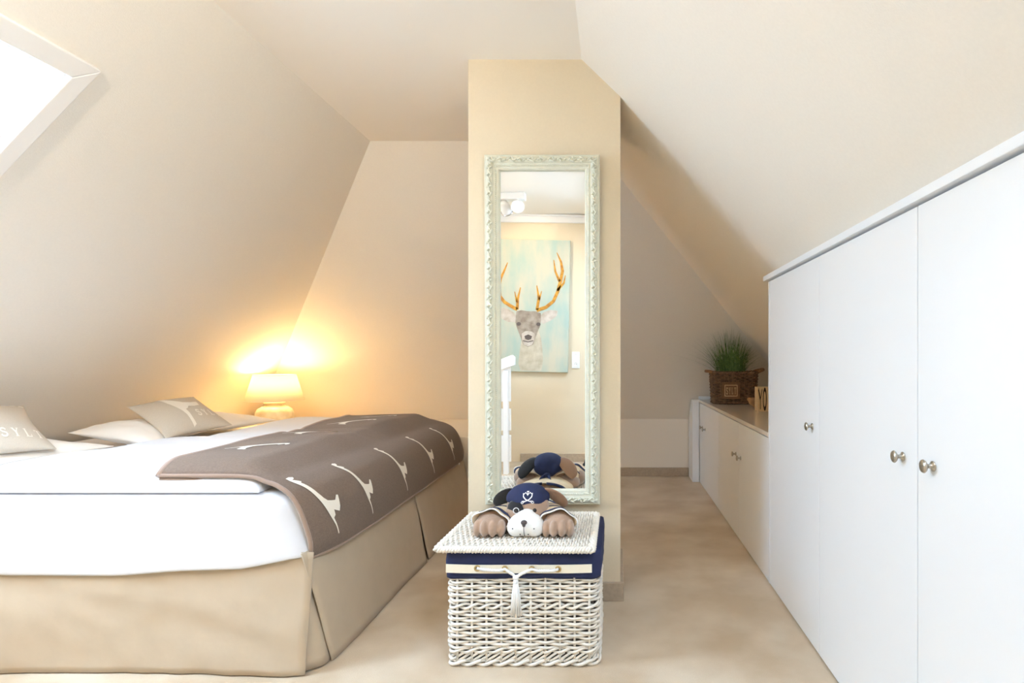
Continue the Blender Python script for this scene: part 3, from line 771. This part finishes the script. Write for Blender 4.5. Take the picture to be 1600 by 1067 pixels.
# black patch round one eye
def on_head(x, z, o_=0):
    q = 1-((x-HX)/.077)**2-((z-.470)/.072)**2; return 2.075-.066*math.sqrt(max(q, .03))-o_
def patch(u, v):
    a = u*2*PI; r_ = v; x = HX-.036+.031*r_*math.cos(a); z = .478+.031*r_*math.sin(a)
    return V(x, on_head(x, z, .0035), z)
MB().grid(patch, 28, 8).build('eye_patch', M['plush_b'], dog, smooth=True, solid=.003)
ex, ez_ = HX-.031, .478
MB().ball((ex, on_head(ex, ez_)-.007, ez_), (.0072, .006, .0072), nu=14, nv=8).build('eye', M['button'], dog, smooth=True)
MB().lathe([(.0098+.0013*math.cos(2*PI*k/8), .0013*math.sin(2*PI*k/8)) for k in range(8)], (ex, on_head(ex, ez_)-.007, ez_), (0, 1, 0), 20, closed=True).build('eye_ring', M['white_plain'], dog, smooth=True)
ex2 = HX+.0325
MB().ball((ex2, on_head(ex2, .478)-.003, .478), (.0072, .006, .0072), nu=14, nv=8).build('eye', M['button'], dog, smooth=True)
# ears
def ear(sx, mt):
    path = [V(HX+sx*.048, 2.098, .530), V(HX+sx*.070, 2.112, .520), V(HX+sx*.095, 2.128, .500), V(HX+sx*.117, 2.143, .476), V(HX+sx*.132, 2.152, .456)]
    mb = MB(); rr = [.016, .030, .038, .036, .018]
    wd = V(-sx*.45, .62, -.45).normalized(); nn = V(sx*.45, .55, .70).normalized()
    vs = []; n = 14
    for p, r_ in zip(path, rr):
        for k in range(n):
            a = 2*PI*k/n; vs.append(p+wd*(r_*1.0*math.cos(a))+nn*(.008*math.sin(a)))
    fs = [(i*n+k, i*n+(k+1) % n, (i+1)*n+(k+1) % n, (i+1)*n+k) for i in range(4) for k in range(n)]
    fs += [tuple(range(n))[::-1], tuple(4*n+k for k in range(n))]
    mb.add(vs, fs); return mb.build('ear', mt, dog, smooth=True, sub=1)
e1 = ear(-1, M['plush_b']); e1['label'] = 'black plush ear'
e2 = ear(1, M['plush_t']); e2['label'] = 'tan plush ear'
# cap: a tied bandana
def capf(u, v):
    a = 2*PI*u; t = v*PI*(.54+.20*max(0, math.sin(a)))
    r_ = 1+.03*math.sin(6*a)*math.sin(t)+.03*nz(math.cos(a)*2, math.sin(a)*2, v*3)
    x = HX+.073*r_*math.sin(t)*math.cos(a); y = 2.086+.070*r_*math.sin(t)*math.sin(a); z = .503+.052*math.cos(t)*(1.0 if t < PI/2 else .9+.5*max(0, math.sin(a)))
    z += .006*max(0, math.sin(a))*0
    return V(x-.002, y, z)
cap = MB().grid(capf, 48, 16).build('cap', M['navy'], dog, smooth=True, solid=.003)
mb = MB().ball((HX, 2.158, .466), (.016, .012, .013))
mb.tube([(HX, 2.162, .466), (HX-.014, 2.172, .462), (HX-.024, 2.18, .456), (HX-.03, 2.196, .453)], [.006, .011, .010, .005], 6, flat=.5)
mb.tube([(HX, 2.162, .466), (HX+.010, 2.174, .462), (HX+.016, 2.184, .457), (HX+.022, 2.2, .453)], [.006, .011, .010, .005], 6, flat=.5)
mb.build('cap_knot', M['navy'], cap, smooth=True)
def capmap(x, y): # emblem coordinates (x right, y up; about -1..1) onto the cap front
    px = HX+.007+x*.020; pz = .521+y*.0185
    q = 1-((px-HX+.002)/.0745)**2-((pz-.501)/.055)**2
    return V(px, 2.086-.0715*math.sqrt(max(q, .02))-.0045, pz)
mb = MB()
seg_ribbon(mb, [(-.78, .75), (-.70, .15), (-.30, -.30), (.75, -.80)], [.10, .20, .20, .14], capmap)
seg_ribbon(mb, [(.78, .75), (.70, .15), (.30, -.30), (-.75, -.80)], [.10, .20, .20, .14], capmap)
for sx in (-1, 1):
    seg_ribbon(mb, [(sx*.90+.18*math.cos(k*PI/6), -.88+.18*math.sin(k*PI/6)) for k in range(13)], .10, capmap, 2)
    seg_ribbon(mb, [(sx*.50, -.55), (sx*.95, -.62)], .12, capmap)
seg_ribbon(mb, [(-.72, .55), (-.36, .85), (0, .45), (.36, .85), (.72, .55)], .12, capmap)
seg_ribbon(mb, [(0, .35), (0, 1.0)], .14, capmap); seg_ribbon(mb, [(-.2, 1.0), (.2, 1.0)], .14, capmap)
mb.build('sabre_emblem', M['white_plain'], cap)
# shirt: body wrap and two flared sleeves with navy stripes
def shirt_f(u, v):
    a = lerp(-.16*PI, 1.16*PI, u)
    x = HX+.119*math.cos(a)*(1+.02*math.sin(v*20)); z = .416+.040*math.sin(a); y = lerp(2.115, 2.262, v)
    s_ = 1-.25*(2*v-1)**2
    return V(HX+(x-HX)*s_, y, max(ZL+.004, z))
MB().grid(shirt_f, 30, 12).build('shirt', M['shirt'], dog, smooth=True, solid=.003)
def sleeve(cx, sx):
    A = V(HX+sx*.075, 2.135, .437); B = V(cx, 1.995, .438); ax = (B-A)
    def f(u, v, o_=0):
        a = 2*PI*u; c = A.lerp(B, v)
        w_ = lerp(.048, .062, v**1.5)+o_; h_ = lerp(.036, .047, v**1.5)+o_
        wave = .0045*math.sin(a*5+1)*smooth01((v-.55)/.45)
        x = c.x+(w_+wave)*math.cos(a); z = c.z+(h_+wave)*math.sin(a)
        y = c.y-.016*max(0, -math.sin(a))*v*0+.004*math.sin(a*4)*smooth01((v-.6)/.4)+.03*(1-math.sin(a))*0
        if math.sin(a) < 0: y += .035*v*(-math.sin(a))
        return V(x, y, max(ZL+.003, z))
    s_ = MB().grid(f, 40, 14).build('sleeve', M['shirt'], dog, smooth=True, solid=.0025)
    MB().grid(lambda u, v: f(lerp(.02, .48, u), lerp(.80, .91, v), .003), 24, 3).build('sleeve_stripe', M['shirt_blue'], s_, smooth=True, solid=.0015)
    MB().grid(lambda u, v: f(lerp(.02, .48, u), lerp(.42, .46, v), .003), 24, 2).build('sleeve_stripe', M['shirt_blue'], s_, smooth=True, solid=.0015)
    MB().tube([f(k/40, 1.0) for k in range(40)], .0024, 5, closed=True).build('sleeve_hem', M['plush_w'], s_, smooth=True)
sleeve(-.432, -1); sleeve(-.196, 1)
mb = MB()
for sx in (-1, 1):
    mb.tube([V(HX+sx*.118*math.cos(a)*.82, 2.262, max(ZL+.006, .416+.038*math.sin(a))) for a in [k*PI/2/10-.1 for k in range(11)]], .006, 6)
mb.build('shirt_hem', M['shirt_blue'], dog, smooth=True)

dog.location.y -= .03
# ------------------------------------------------------------------ mirror on the chimney breast
mir = thing('wall_mirror', 'tall wall mirror in ornate mint-white frame hung on the chimney', 'mirror', (-.298, 2.36, .405))
mir_x0, mir_x1, mz0, mz1 = -.535, -.064, .404, 1.838
TILT = math.radians(.66)
def mp(x, z, d):      # d = distance in front of the chimney at the bottom edge; top leans out
    y = CD0-.003-d; piv = V(0, CD0-.003, mz0)
    p = V(x, y, z)-piv; p = Matrix.Rotation(TILT, 3, 'X') @ p
    return p+piv
fprof = [(0, 0), (0, .022), (.004, .027), (.008, .026), (.014, .032), (.030, .033), (.036, .026), (.040, .025), (.044, .028), (.047, .024), (.052, .022), (.056, .022), (.061, .016), (.061, .004)]
def frame_side(k):
    cs = [(mir_x0, mz0, 1, 1), (mir_x1, mz0, -1, 1), (mir_x1, mz1, -1, -1), (mir_x0, mz1, 1, -1)]
    (x0, z0, ax, az), (x1, z1, bx, bz) = cs[k], cs[(k+1) % 4]
    mb = MB(); vs = []
    for (i, h) in fprof: vs.append(mp(x0+ax*i, z0+az*i, h))
    for (i, h) in fprof: vs.append(mp(x1+bx*i, z1+bz*i, h))
    n = len(fprof); fs = [(i, i+1, n+i+1, n+i) for i in range(n-1)]
    mb.add(vs, fs); return mb.build('frame_moulding', M['mint'], mir)
sides = [frame_side(k) for k in range(4)]
gi = .059
MB().prism([mp(mir_x0+gi, mz0+gi, .006), mp(mir_x1-gi, mz0+gi, .006), mp(mir_x1-gi, mz1-gi, .006), mp(mir_x0+gi, mz1-gi, .006)], (0, .004, 0)).build('mirror_glass', M['mirror'], mir)
# carved leaves along the outer band, beads along the inner one
leaf = None
def leaf_mesh():
    mb = MB()
    for q, (dx, rz, l) in enumerate(((0, .5, .0135), (.011, -.45, .012), (-.011, -.6, .0105), (.004, 1.0, .008))):
        rot = Matrix.Rotation(rz, 3, 'Y')
        mb.ball((dx, -.002, .004*q-.006), (l, .0070, .0040), rot, 10, 6)
    return mb
lm = leaf_mesh()
def copy_at(proto, loc, rot, parent):
    o = proto.copy(); C.objects.link(o); o.parent = parent; o.location = loc; o.rotation_euler = rot; return o
protos = {}
def place_leaves():
    first = None
    runs = []
    nx_, nz_ = 11, 36
    for i in range(nx_):
        x = lerp(mir_x0+.03, mir_x1-.03, i/(nx_-1)); runs += [(x, mz1-.0225, 0, sides[2]), (x, mz0+.0225, 0, sides[0])]
    for i in range(nz_):
        z = lerp(mz0+.05, mz1-.05, i/(nz_-1)); runs += [(mir_x0+.0225, z, PI/2, sides[3]), (mir_x1-.0225, z, PI/2, sides[1])]
    for j, (x, z, r_, par) in enumerate(runs):
        p = mp(x, z, .033)-ORI[mir]
        if first is None:
            me_o = MB(); me_o.v, me_o.f = list(lm.v), list(lm.f)
            first = me_o.build('carved_leaf', M['mint'], None, smooth=True)
            first.parent = par; first.location = p; first.rotation_euler = (0, r_, 0); o = first
        else: o = copy_at(first, p, (0, r_+(PI if j % 4 > 1 else 0), 0), par)
place_leaves()
mb = MB()
def beads(x0, z0, x1, z1):
    L_ = math.hypot(x1-x0, z1-z0); n = int(L_/.0085)
    for i in range(n+1):
        t = i/n; p = mp(lerp(x0, x1, t), lerp(z0, z1, t), .0255); mb.ball(p, .0031, None, 6, 4)
b0 = .0455
beads(mir_x0+b0, mz0+b0, mir_x1-b0, mz0+b0); beads(mir_x0+b0, mz1-b0, mir_x1-b0, mz1-b0)
beads(mir_x0+b0, mz0+b0, mir_x0+b0, mz1-b0); beads(mir_x1-b0, mz0+b0, mir_x1-b0, mz1-b0)
o = mb.build('bead_row', M['mint'], mir, smooth=True); o['kind'] = 'stuff'

# ------------------------------------------------------------------ table lamp on the ledge
LX, LY, LZ = -2.50, 4.20, ZK
lamp = thing('table_lamp', 'lit table lamp with cream shade and round ceramic base on the ledge', 'lamp', (LX, LY, LZ))
MB().lathe([(.07, 0), (.085, .008), (.112, .05), (.126, .095), (.126, .122), (.112, .15), (.082, .168), (.062, .174), (.060, .185), (.072, .190), (.074, .199), (.066, .203), (.02, .204)], (LX, LY, LZ), n=36).build('base', M['ceramic'], lamp, smooth=True)
MB().lathe([(.012, .200), (.012, .25), (.018, .252), (.018, .285), (.008, .287)], (LX, LY, LZ), n=16).build('socket', M['brass'], lamp, smooth=True)
MB().ball((LX, LY, LZ+.315), (.026, .026, .034)).build('bulb', M['bulb'], lamp, smooth=True)
sh = MB().lathe([(.192, .212), (.139, .398)], (LX, LY, LZ), n=48); sh.f = sh.f[:-2]
shade = sh.build('lamp_shade', M['shade'], lamp, smooth=True, solid=.002)
for r_, h_ in ((.192, .212), (.139, .398)):
    MB().tube([V(LX+r_*math.cos(2*PI*k/48), LY+r_*math.sin(2*PI*k/48), LZ+h_) for k in range(48)], .0028, 6, closed=True).build('shade_rim', M['shade'], shade, smooth=True)
mb = MB()
for k in range(3):
    a = 2*PI*k/3; mb.tube([(LX, LY, LZ+.37), (LX+.138*math.cos(a), LY+.138*math.sin(a), LZ+.393)], .0015, 5)
mb.tube([(LX, LY, LZ+.36), (LX, LY, LZ+.373)], .006, 8)
mb.build('shade_spider', M['brass'], shade)
L = bpy.data.lights.new('lamp_light', 'POINT'); L.energy = 4.2; L.color = (1, .68, .30); L.shadow_soft_size = .03
o = bpy.data.objects.new('lamp_light', L); C.objects.link(o); o.parent = lamp; o.location = (0, 0, .365)

# ------------------------------------------------------------------ things on the worktop
WZ = .6742
pb = thing('wicker_basket', 'brown wicker basket with plaque and rope handles on the worktop', 'basket', (.88, 4.27, WZ))
def oval(t, z):   # tapered rounded rectangle
    s_ = lerp(.93, 1.0, t); return rrect(.88-.165*s_, .88+.165*s_, 4.27-.105*s_, 4.27+.105*s_, .05*s_, 5, .03)
PH = .235
mb = MB(); row = 0; nR_ = 21
for i in range(nR_):
    t = i/(nR_-1); z = WZ+.008+(PH-.016)*t
    weave_ring(mb, oval(t, z), True, z, .0055, .0052, .030, row % 2, .001); row += 1
o = mb.build('woven_sides', M['brown_wicker'], pb, smooth=True); o['kind'] = 'stuff'
sa, sb = stake_points(oval(0, 0), True, .030), stake_points(oval(1, 0), True, .030)
for a, b_ in zip(sa, sb):
    MB().tube([V(a.x, a.y, WZ+.002), V(b_.x, b_.y, WZ+PH)], .0035, 5).build('stake', M['brown_wicker'], pb, smooth=True)
mb = MB(); twist(mb, base3(WZ+PH-.003, oval(1, 0)), .006, .006, 26); mb.build('rim', M['brown_wicker'], pb, smooth=True)
mb = MB(); twist(mb, base3(WZ+.0125, oval(0, 0)), .006, .006, 24); mb.build('foot_border', M['brown_wicker'], pb, smooth=True)
ov = oval(.0, 0); mb = MB()
mb.prism([V(.88+(p.x-.88)*.93, 4.27+(p.y-4.27)*.9, WZ+.004) for p in ov], (0, 0, PH-.03)); mb.build('lining', M['soil'], pb)
for sx in (-1, 1):
    x0 = .88+sx*.150; x1 = .88+sx*(.205 if sx < 0 else .225)
    mb = MB(); P = [V(x0, 4.20, WZ+PH-.005), V(x0+sx*.03, 4.205, WZ+PH+.006), V(x1, 4.23, WZ+PH+(.006 if sx < 0 else .02)), V(x1, 4.31, WZ+PH+(.006 if sx < 0 else .02)), V(x0+sx*.03, 4.335, WZ+PH+.006), V(x0, 4.34, WZ+PH-.005)]
    mb.tube(P, .012, 8); mb.ball(P[0], .016); mb.ball(P[-1], .016)
    mb.build('handle', M['handle'], pb, smooth=True, sub=1)
px0, px1, pz0, pz1 = .772, .905, .715, .837; py = 4.27-.105-.017
pq = MB().box((px0, py, pz0), (px1, py+.008, pz1)).build('plaque', M['plaque'], pb, bevel=.003)
mb = MB(); fnp = lambda x, y: V(x, py-.0012, y)
i_ = .022
seg_ribbon(mb, [(px0+i_, pz0+.022), (px1-i_, pz0+.022), (px1-i_, pz1-i_), (px0+i_, pz1-i_), (px0+i_, pz0+.022-.002)], .0055, fnp, 1)
letters(mb, 'SYLT', px0+.031, pz0+.036, .014, .046, .0195, fnp, .75)
mb.build('lettering', M['plaque_print'], pq)
gr = thing('ornamental_grass', 'tuft of long green artificial grass growing from the brown basket', 'plant', (.87, 4.27, WZ+.2))
MB().ball((.87, 4.27, WZ+.205), (.13, .075, .03)).build('moss', M['soil'], gr, smooth=True)
mb = MB(); rnd = random.Random(4)
for k in range(520):
    a = rnd.random()*2*PI; r_ = math.sqrt(rnd.random())
    bx, by = .862+.105*r_*math.cos(a), 4.27+.06*r_*math.sin(a)
    h_ = rnd.uniform(.22, .43)*(1-.22*r_**2); ln = rnd.uniform(.02, .19)*(.35+r_)
    a2 = a+rnd.uniform(-.6, .6); tx, ty = bx+ln*math.cos(a2)*1.1, by+ln*math.sin(a2)*.6
    if rnd.random() < .08: h_ *= .7; tx = bx+(tx-bx)*2.0
    zt = WZ+.20+h_
    for _ in range(12):      # keep the tips inside the slopes
        if tx > xright(zt)-.02 or ty > dhip(zt)-.02: zt -= .02; tx = lerp(tx, bx, .1); ty = lerp(ty, by, .1)
    P = []
    n = 6
    for i in range(n+1):
        t = i/n; P.append(V(lerp(bx, tx, t**1.7), lerp(by, ty, t**1.7), lerp(WZ+.205, zt, t-.12*t*t*(1 if ln > .1 else 0))))
    wd = rnd.uniform(.0016, .0028); sxv = V(math.cos(a2+1.3), math.sin(a2+1.3), 0)
    vs = []
    for i, p in enumerate(P): q = wd*(1-.9*(i/n)**1.5); vs += [p-sxv*q, p+V(sxv.y, -sxv.x, 0)*q*.5, p+sxv*q]
    fs = []
    for i in range(n):
        for c_ in (0, 1): fs.append((3*i+c_, 3*i+c_+1, 3*i+4+c_, 3*i+3+c_))
    mb.add(vs, fs)
o = mb.build('blades', M['grass'], gr, smooth=True); o['kind'] = 'stuff'
yo = thing('letter_block', 'light wooden block with tall dark letters beside the brown basket', 'block', (.98, 3.65, WZ))
MB().box((.896, 3.60, WZ), (1.03, 3.68, WZ+.153)).build('wooden_block', M['wood'], yo, bevel=.002)
mb = MB(); fy = lambda x, y: V(x, 3.5988, y)
for ch, x0 in (('Y', .900), ('O', .928)):
    for pts, wd in ([([(.0, 1), (.5, .48)], .22), ([(1, 1), (.5, .48)], .14), ([(.5, .5), (.5, 0)], .2)] if ch == 'Y' else [(LET['O'][0][0], .22)]):
        seg_ribbon(mb, pts, [wd*.9, wd*.9], lambda x, y, x0=x0: fy(x0+x*.024, WZ+.014+y*.128))
mb.build('lettering', M['ink'], yo)
mb = MB(); mb.ball((.925, 3.84, WZ+.045), (.032, .02, .028)).ball((.90, 3.84, WZ+.058), (.018, .012, .014), rotm('Y', 30)).ball((.945, 3.84, WZ+.02), (.022, .02, .02))
o = mb.build('driftwood_ornament', M['drift'], None, remesh=.004, origin=(.925, 3.84, WZ)); tag(o, 'small tan driftwood ornament between basket and lettered block', 'ornament')

# ------------------------------------------------------------------ what the mirror shows: deer canvas, socket, stair rail, spotlights
CW, CH_ = .71, 1.195; ccx, cz0 = -.774, .825; cy = DW+.04
cv = thing('canvas_painting', 'canvas painting of a stag with golden antlers, seen in the mirror', 'painting', (ccx, cy, cz0))
RC = Matrix.Rotation(math.radians(1.2), 3, 'Y')
def cpt(u, v, o_=0):   # u right, v down
    p = V((u-.5)*CW, o_, (.5-v)*CH_); return RC @ p+V(ccx, cy, cz0+CH_/2)
MB().prism([cpt(0, 0, -.034), cpt(1, 0, -.034), cpt(1, 1, -.034), cpt(0, 1, -.034)], (0, .034, 0)).build('stretched_canvas', M['canvas'], cv, bevel=.003)
def dk(lv): return lambda x, y: cpt((x+13)/542, (y-65)/920, .0006+lv*.0006)
poly_fill(MB(), [(205,760),(192,850),(185,930),(200,978),(345,978),(356,900),(350,820),(338,740),(318,690),(220,700)], dk(0), 1).build('painted_neck', M['deer_n'], cv)
e_ = MB(); poly_fill(e_, [(40,548),(70,540),(110,550),(150,575),(172,605),(160,640),(110,640),(70,622),(48,590)], dk(1), 1); e_.build('painted_ear', M['deer_l'], cv)
e_ = MB(); poly_fill(e_, [(325,605),(352,568),(400,550),(452,555),(446,590),(405,625),(352,648),(332,635)], dk(1), 1); e_.build('painted_ear', M['deer_l'], cv)
poly_fill(MB(), [(165,565),(200,556),(240,562),(300,562),(335,575),(338,620),(332,662),(316,702),(300,752),(285,795),(250,812),(215,795),(200,748),(176,692),(160,640)], dk(2), 1).build('painted_head', M['deer'], cv)
poly_fill(MB(), [(206,718),(228,703),(250,699),(275,703),(296,718),(295,760),(280,793),(250,808),(220,795),(208,760)], dk(3), 1).build('painted_muzzle', M['deer_l'], cv)
poly_fill(MB(), [(224,736),(250,724),(278,736),(271,757),(250,764),(231,756)], dk(4), 1).build('painted_nose', M['deer_d'], cv)
mb = MB(); seg_ribbon(mb, [(214,768),(250,776),(287,767)], 7, dk(4)); mb.build('painted_mouth', M['deer_d'], cv)
for ex_ in (184, 320):
    poly_fill(MB(), [(ex_+15*math.cos(k*PI/8), 652+13*math.sin(k*PI/8)) for k in range(16)], dk(4), 0).build('painted_eye', M['deer_d'], cv)
def antler(lists):
    mb = MB()
    for pts, wd in lists: seg_ribbon(mb, pts, wd, dk(4), 5)
    mb.build('painted_antler', M['gold'], cv)
antler([([(172,552),(122,526),(82,502),(52,462),(44,400),(54,340),(76,290),(100,228)], [24, 22, 22, 20, 20, 18, 14, 6]), ([(172,552),(174,480),(192,398)], [20, 18, 6]), ([(168,500),(152,428)], [14, 5]),
        ([(46,420),(20,370),(6,320)], [16, 12, 5])])
antler([([(306,556),(370,532),(420,490),(450,420),(466,350),(480,280),(468,215),(438,152)], [24, 24, 22, 22, 22, 20, 14, 5]), ([(446,415),(490,362),(500,308)], [18, 14, 5]), ([(460,350),(430,282),(418,203)], [18, 13, 5]),
        ([(308,552),(320,470),(304,383)], [20, 18, 6]), ([(322,482),(338,420)], [14, 5])])
so = thing('wall_socket', 'white double wall socket beside the stag canvas, seen in the mirror', 'socket', (-.362, DW, .93))
MB().box((-.398, DW, .855), (-.326, DW+.010, 1.006)).build('cover_plate', M['socket'], so, bevel=.004)
for z in (.893, .968):
    MB().lathe([(.023, .0102), (.023, .014), (.019, .014), (.018, .0115)], (-.362, DW, z), (0, 1, 0), 20).build('outlet' if z < .93 else 'switch', M['socket'], so, smooth=True)
for dx in (-.008, .008): MB().lathe([(.003, .0112), (.003, .0128)], (-.362+dx, DW, .893), (0, 1, 0), 8).build('pin_hole', M['ink'], so)
# stair railing at the left of the mirror image
rl = thing('stair_railing', 'white wooden stair railing with sloping handrail, seen in the mirror', 'railing', (-1.1, 0, 0))
MB().box((-.925, -.03, 0), (-.885, .03, .86)).build('newel_post', M['winwhite'], rl, bevel=.003)
for z0, z1 in ((.10, .32), (.36, .54), (.60, .90)):
    MB().box((-1.9, -.012, z0), (-.865, .012, z1), None).build('rail_board', M['winwhite'], rl, bevel=.003)
MB().prism([V(-1.9, -.035, -.02+.60), V(-.85, -.035, .985), V(-.83, -.035, .965), V(-.83, -.035, .90), V(-1.9, -.035, .53)], (0, .07, 0)).build('handrail', M['winwhite'], rl, bevel=.004)
# ceiling spotlights
SX, SY = -.80, .24
sp = thing('ceiling_spotlight', 'white ceiling spotlight bar above the stag canvas, partly seen in the mirror, one head added', 'light', (SX, SY, ZC))
MB().box((SX-.30, SY-.04, ZC-.055), (SX+.10, SY+.04, ZC)).build('base_plate', M['winwhite'], sp, bevel=.006)  # bar lengthened to carry the added third head
def spot_head(c, dr, ring, lit, energy, ang=95, col=(1, .74, .45)):
    c = Vector(c); dr = Vector(dr).normalized()
    MB().tube([V(c.x, c.y, ZC-.05), c+V(0, 0, .02)], .009, 8).build('swivel', M['winwhite'], sp)
    h_ = MB().lathe([(.012, -.050), (.030, -.045), (.038, -.02), (.043, .035), (.043, .045), (.036, .045), (.034, .030), (.01, .02)], c, dr, 24).build('spot_head', M['winwhite'], sp, smooth=True)
    MB().lathe([(.046+.006*math.cos(2*PI*k/10), .046+.006*math.sin(2*PI*k/10)) for k in range(10)], c, dr, 24, closed=True).build('trim_ring', ring, h_, smooth=True)
    MB().lathe([(.002, .036), (.034, .034), (.034, .036), (.002, .040)], c, dr, 20).build('lamp_glass', lit, h_, smooth=True)
    L = bpy.data.lights.new('spot_light', 'SPOT'); L.energy = energy; L.color = col; L.spot_size = math.radians(ang); L.spot_blend = .7; L.shadow_soft_size = .03
    o = bpy.data.objects.new('spot_light', L); C.objects.link(o); o.parent = sp
    o.location = c+dr*.055-Vector((SX, SY, ZC)); o.rotation_euler = dr.to_track_quat('-Z', 'Y').to_euler()
spot_head((SX+.045, SY+.03, ZC-.105), (.12, .95, -.35), M['winwhite'], M['spotglow'], 1.5)
spot_head((SX-.20, SY+.0, ZC-.105), (-.75, .65, .02), M['winwhite'], M['spotglow'], 34, 150, (1, .85, .66))  # added head, out of view, brightens left slope and ceiling
spot_head((SX-.06, SY-.01, ZC-.105), (.16, -.80, -.50), M['chrome'], M['spotglow'], 5)
# tripod at the viewpoint, one foot shows at the mirror's lower right edge
tp = thing('tripod', 'black tripod whose foot shows at the lower right of the mirror', 'tripod', (0, -.16, 0))
for fx_, fy_ in ((-.275, -.30), (.27, -.30), (0, .12)):
    MB().tube([(fx_, fy_, .012), (lerp(fx_, 0, .5), lerp(fy_, -.16, .5), .42), (0, -.16, .80)], [.009, .012, .014], 8).ball((fx_, fy_, .014), .014).build('leg', M['black'], tp, smooth=True)
MB().tube([(0, -.16, .70), (0, -.16, .90)], .016, 10).build('centre_column', M['black'], tp, smooth=True)
MB().lathe([(.03, .80), (.034, .81), (.034, .84), (.02, .86)], (0, -.16, 0), n=16).build('shoulder', M['black'], tp, smooth=True)
bpy.context.view_layer.update()
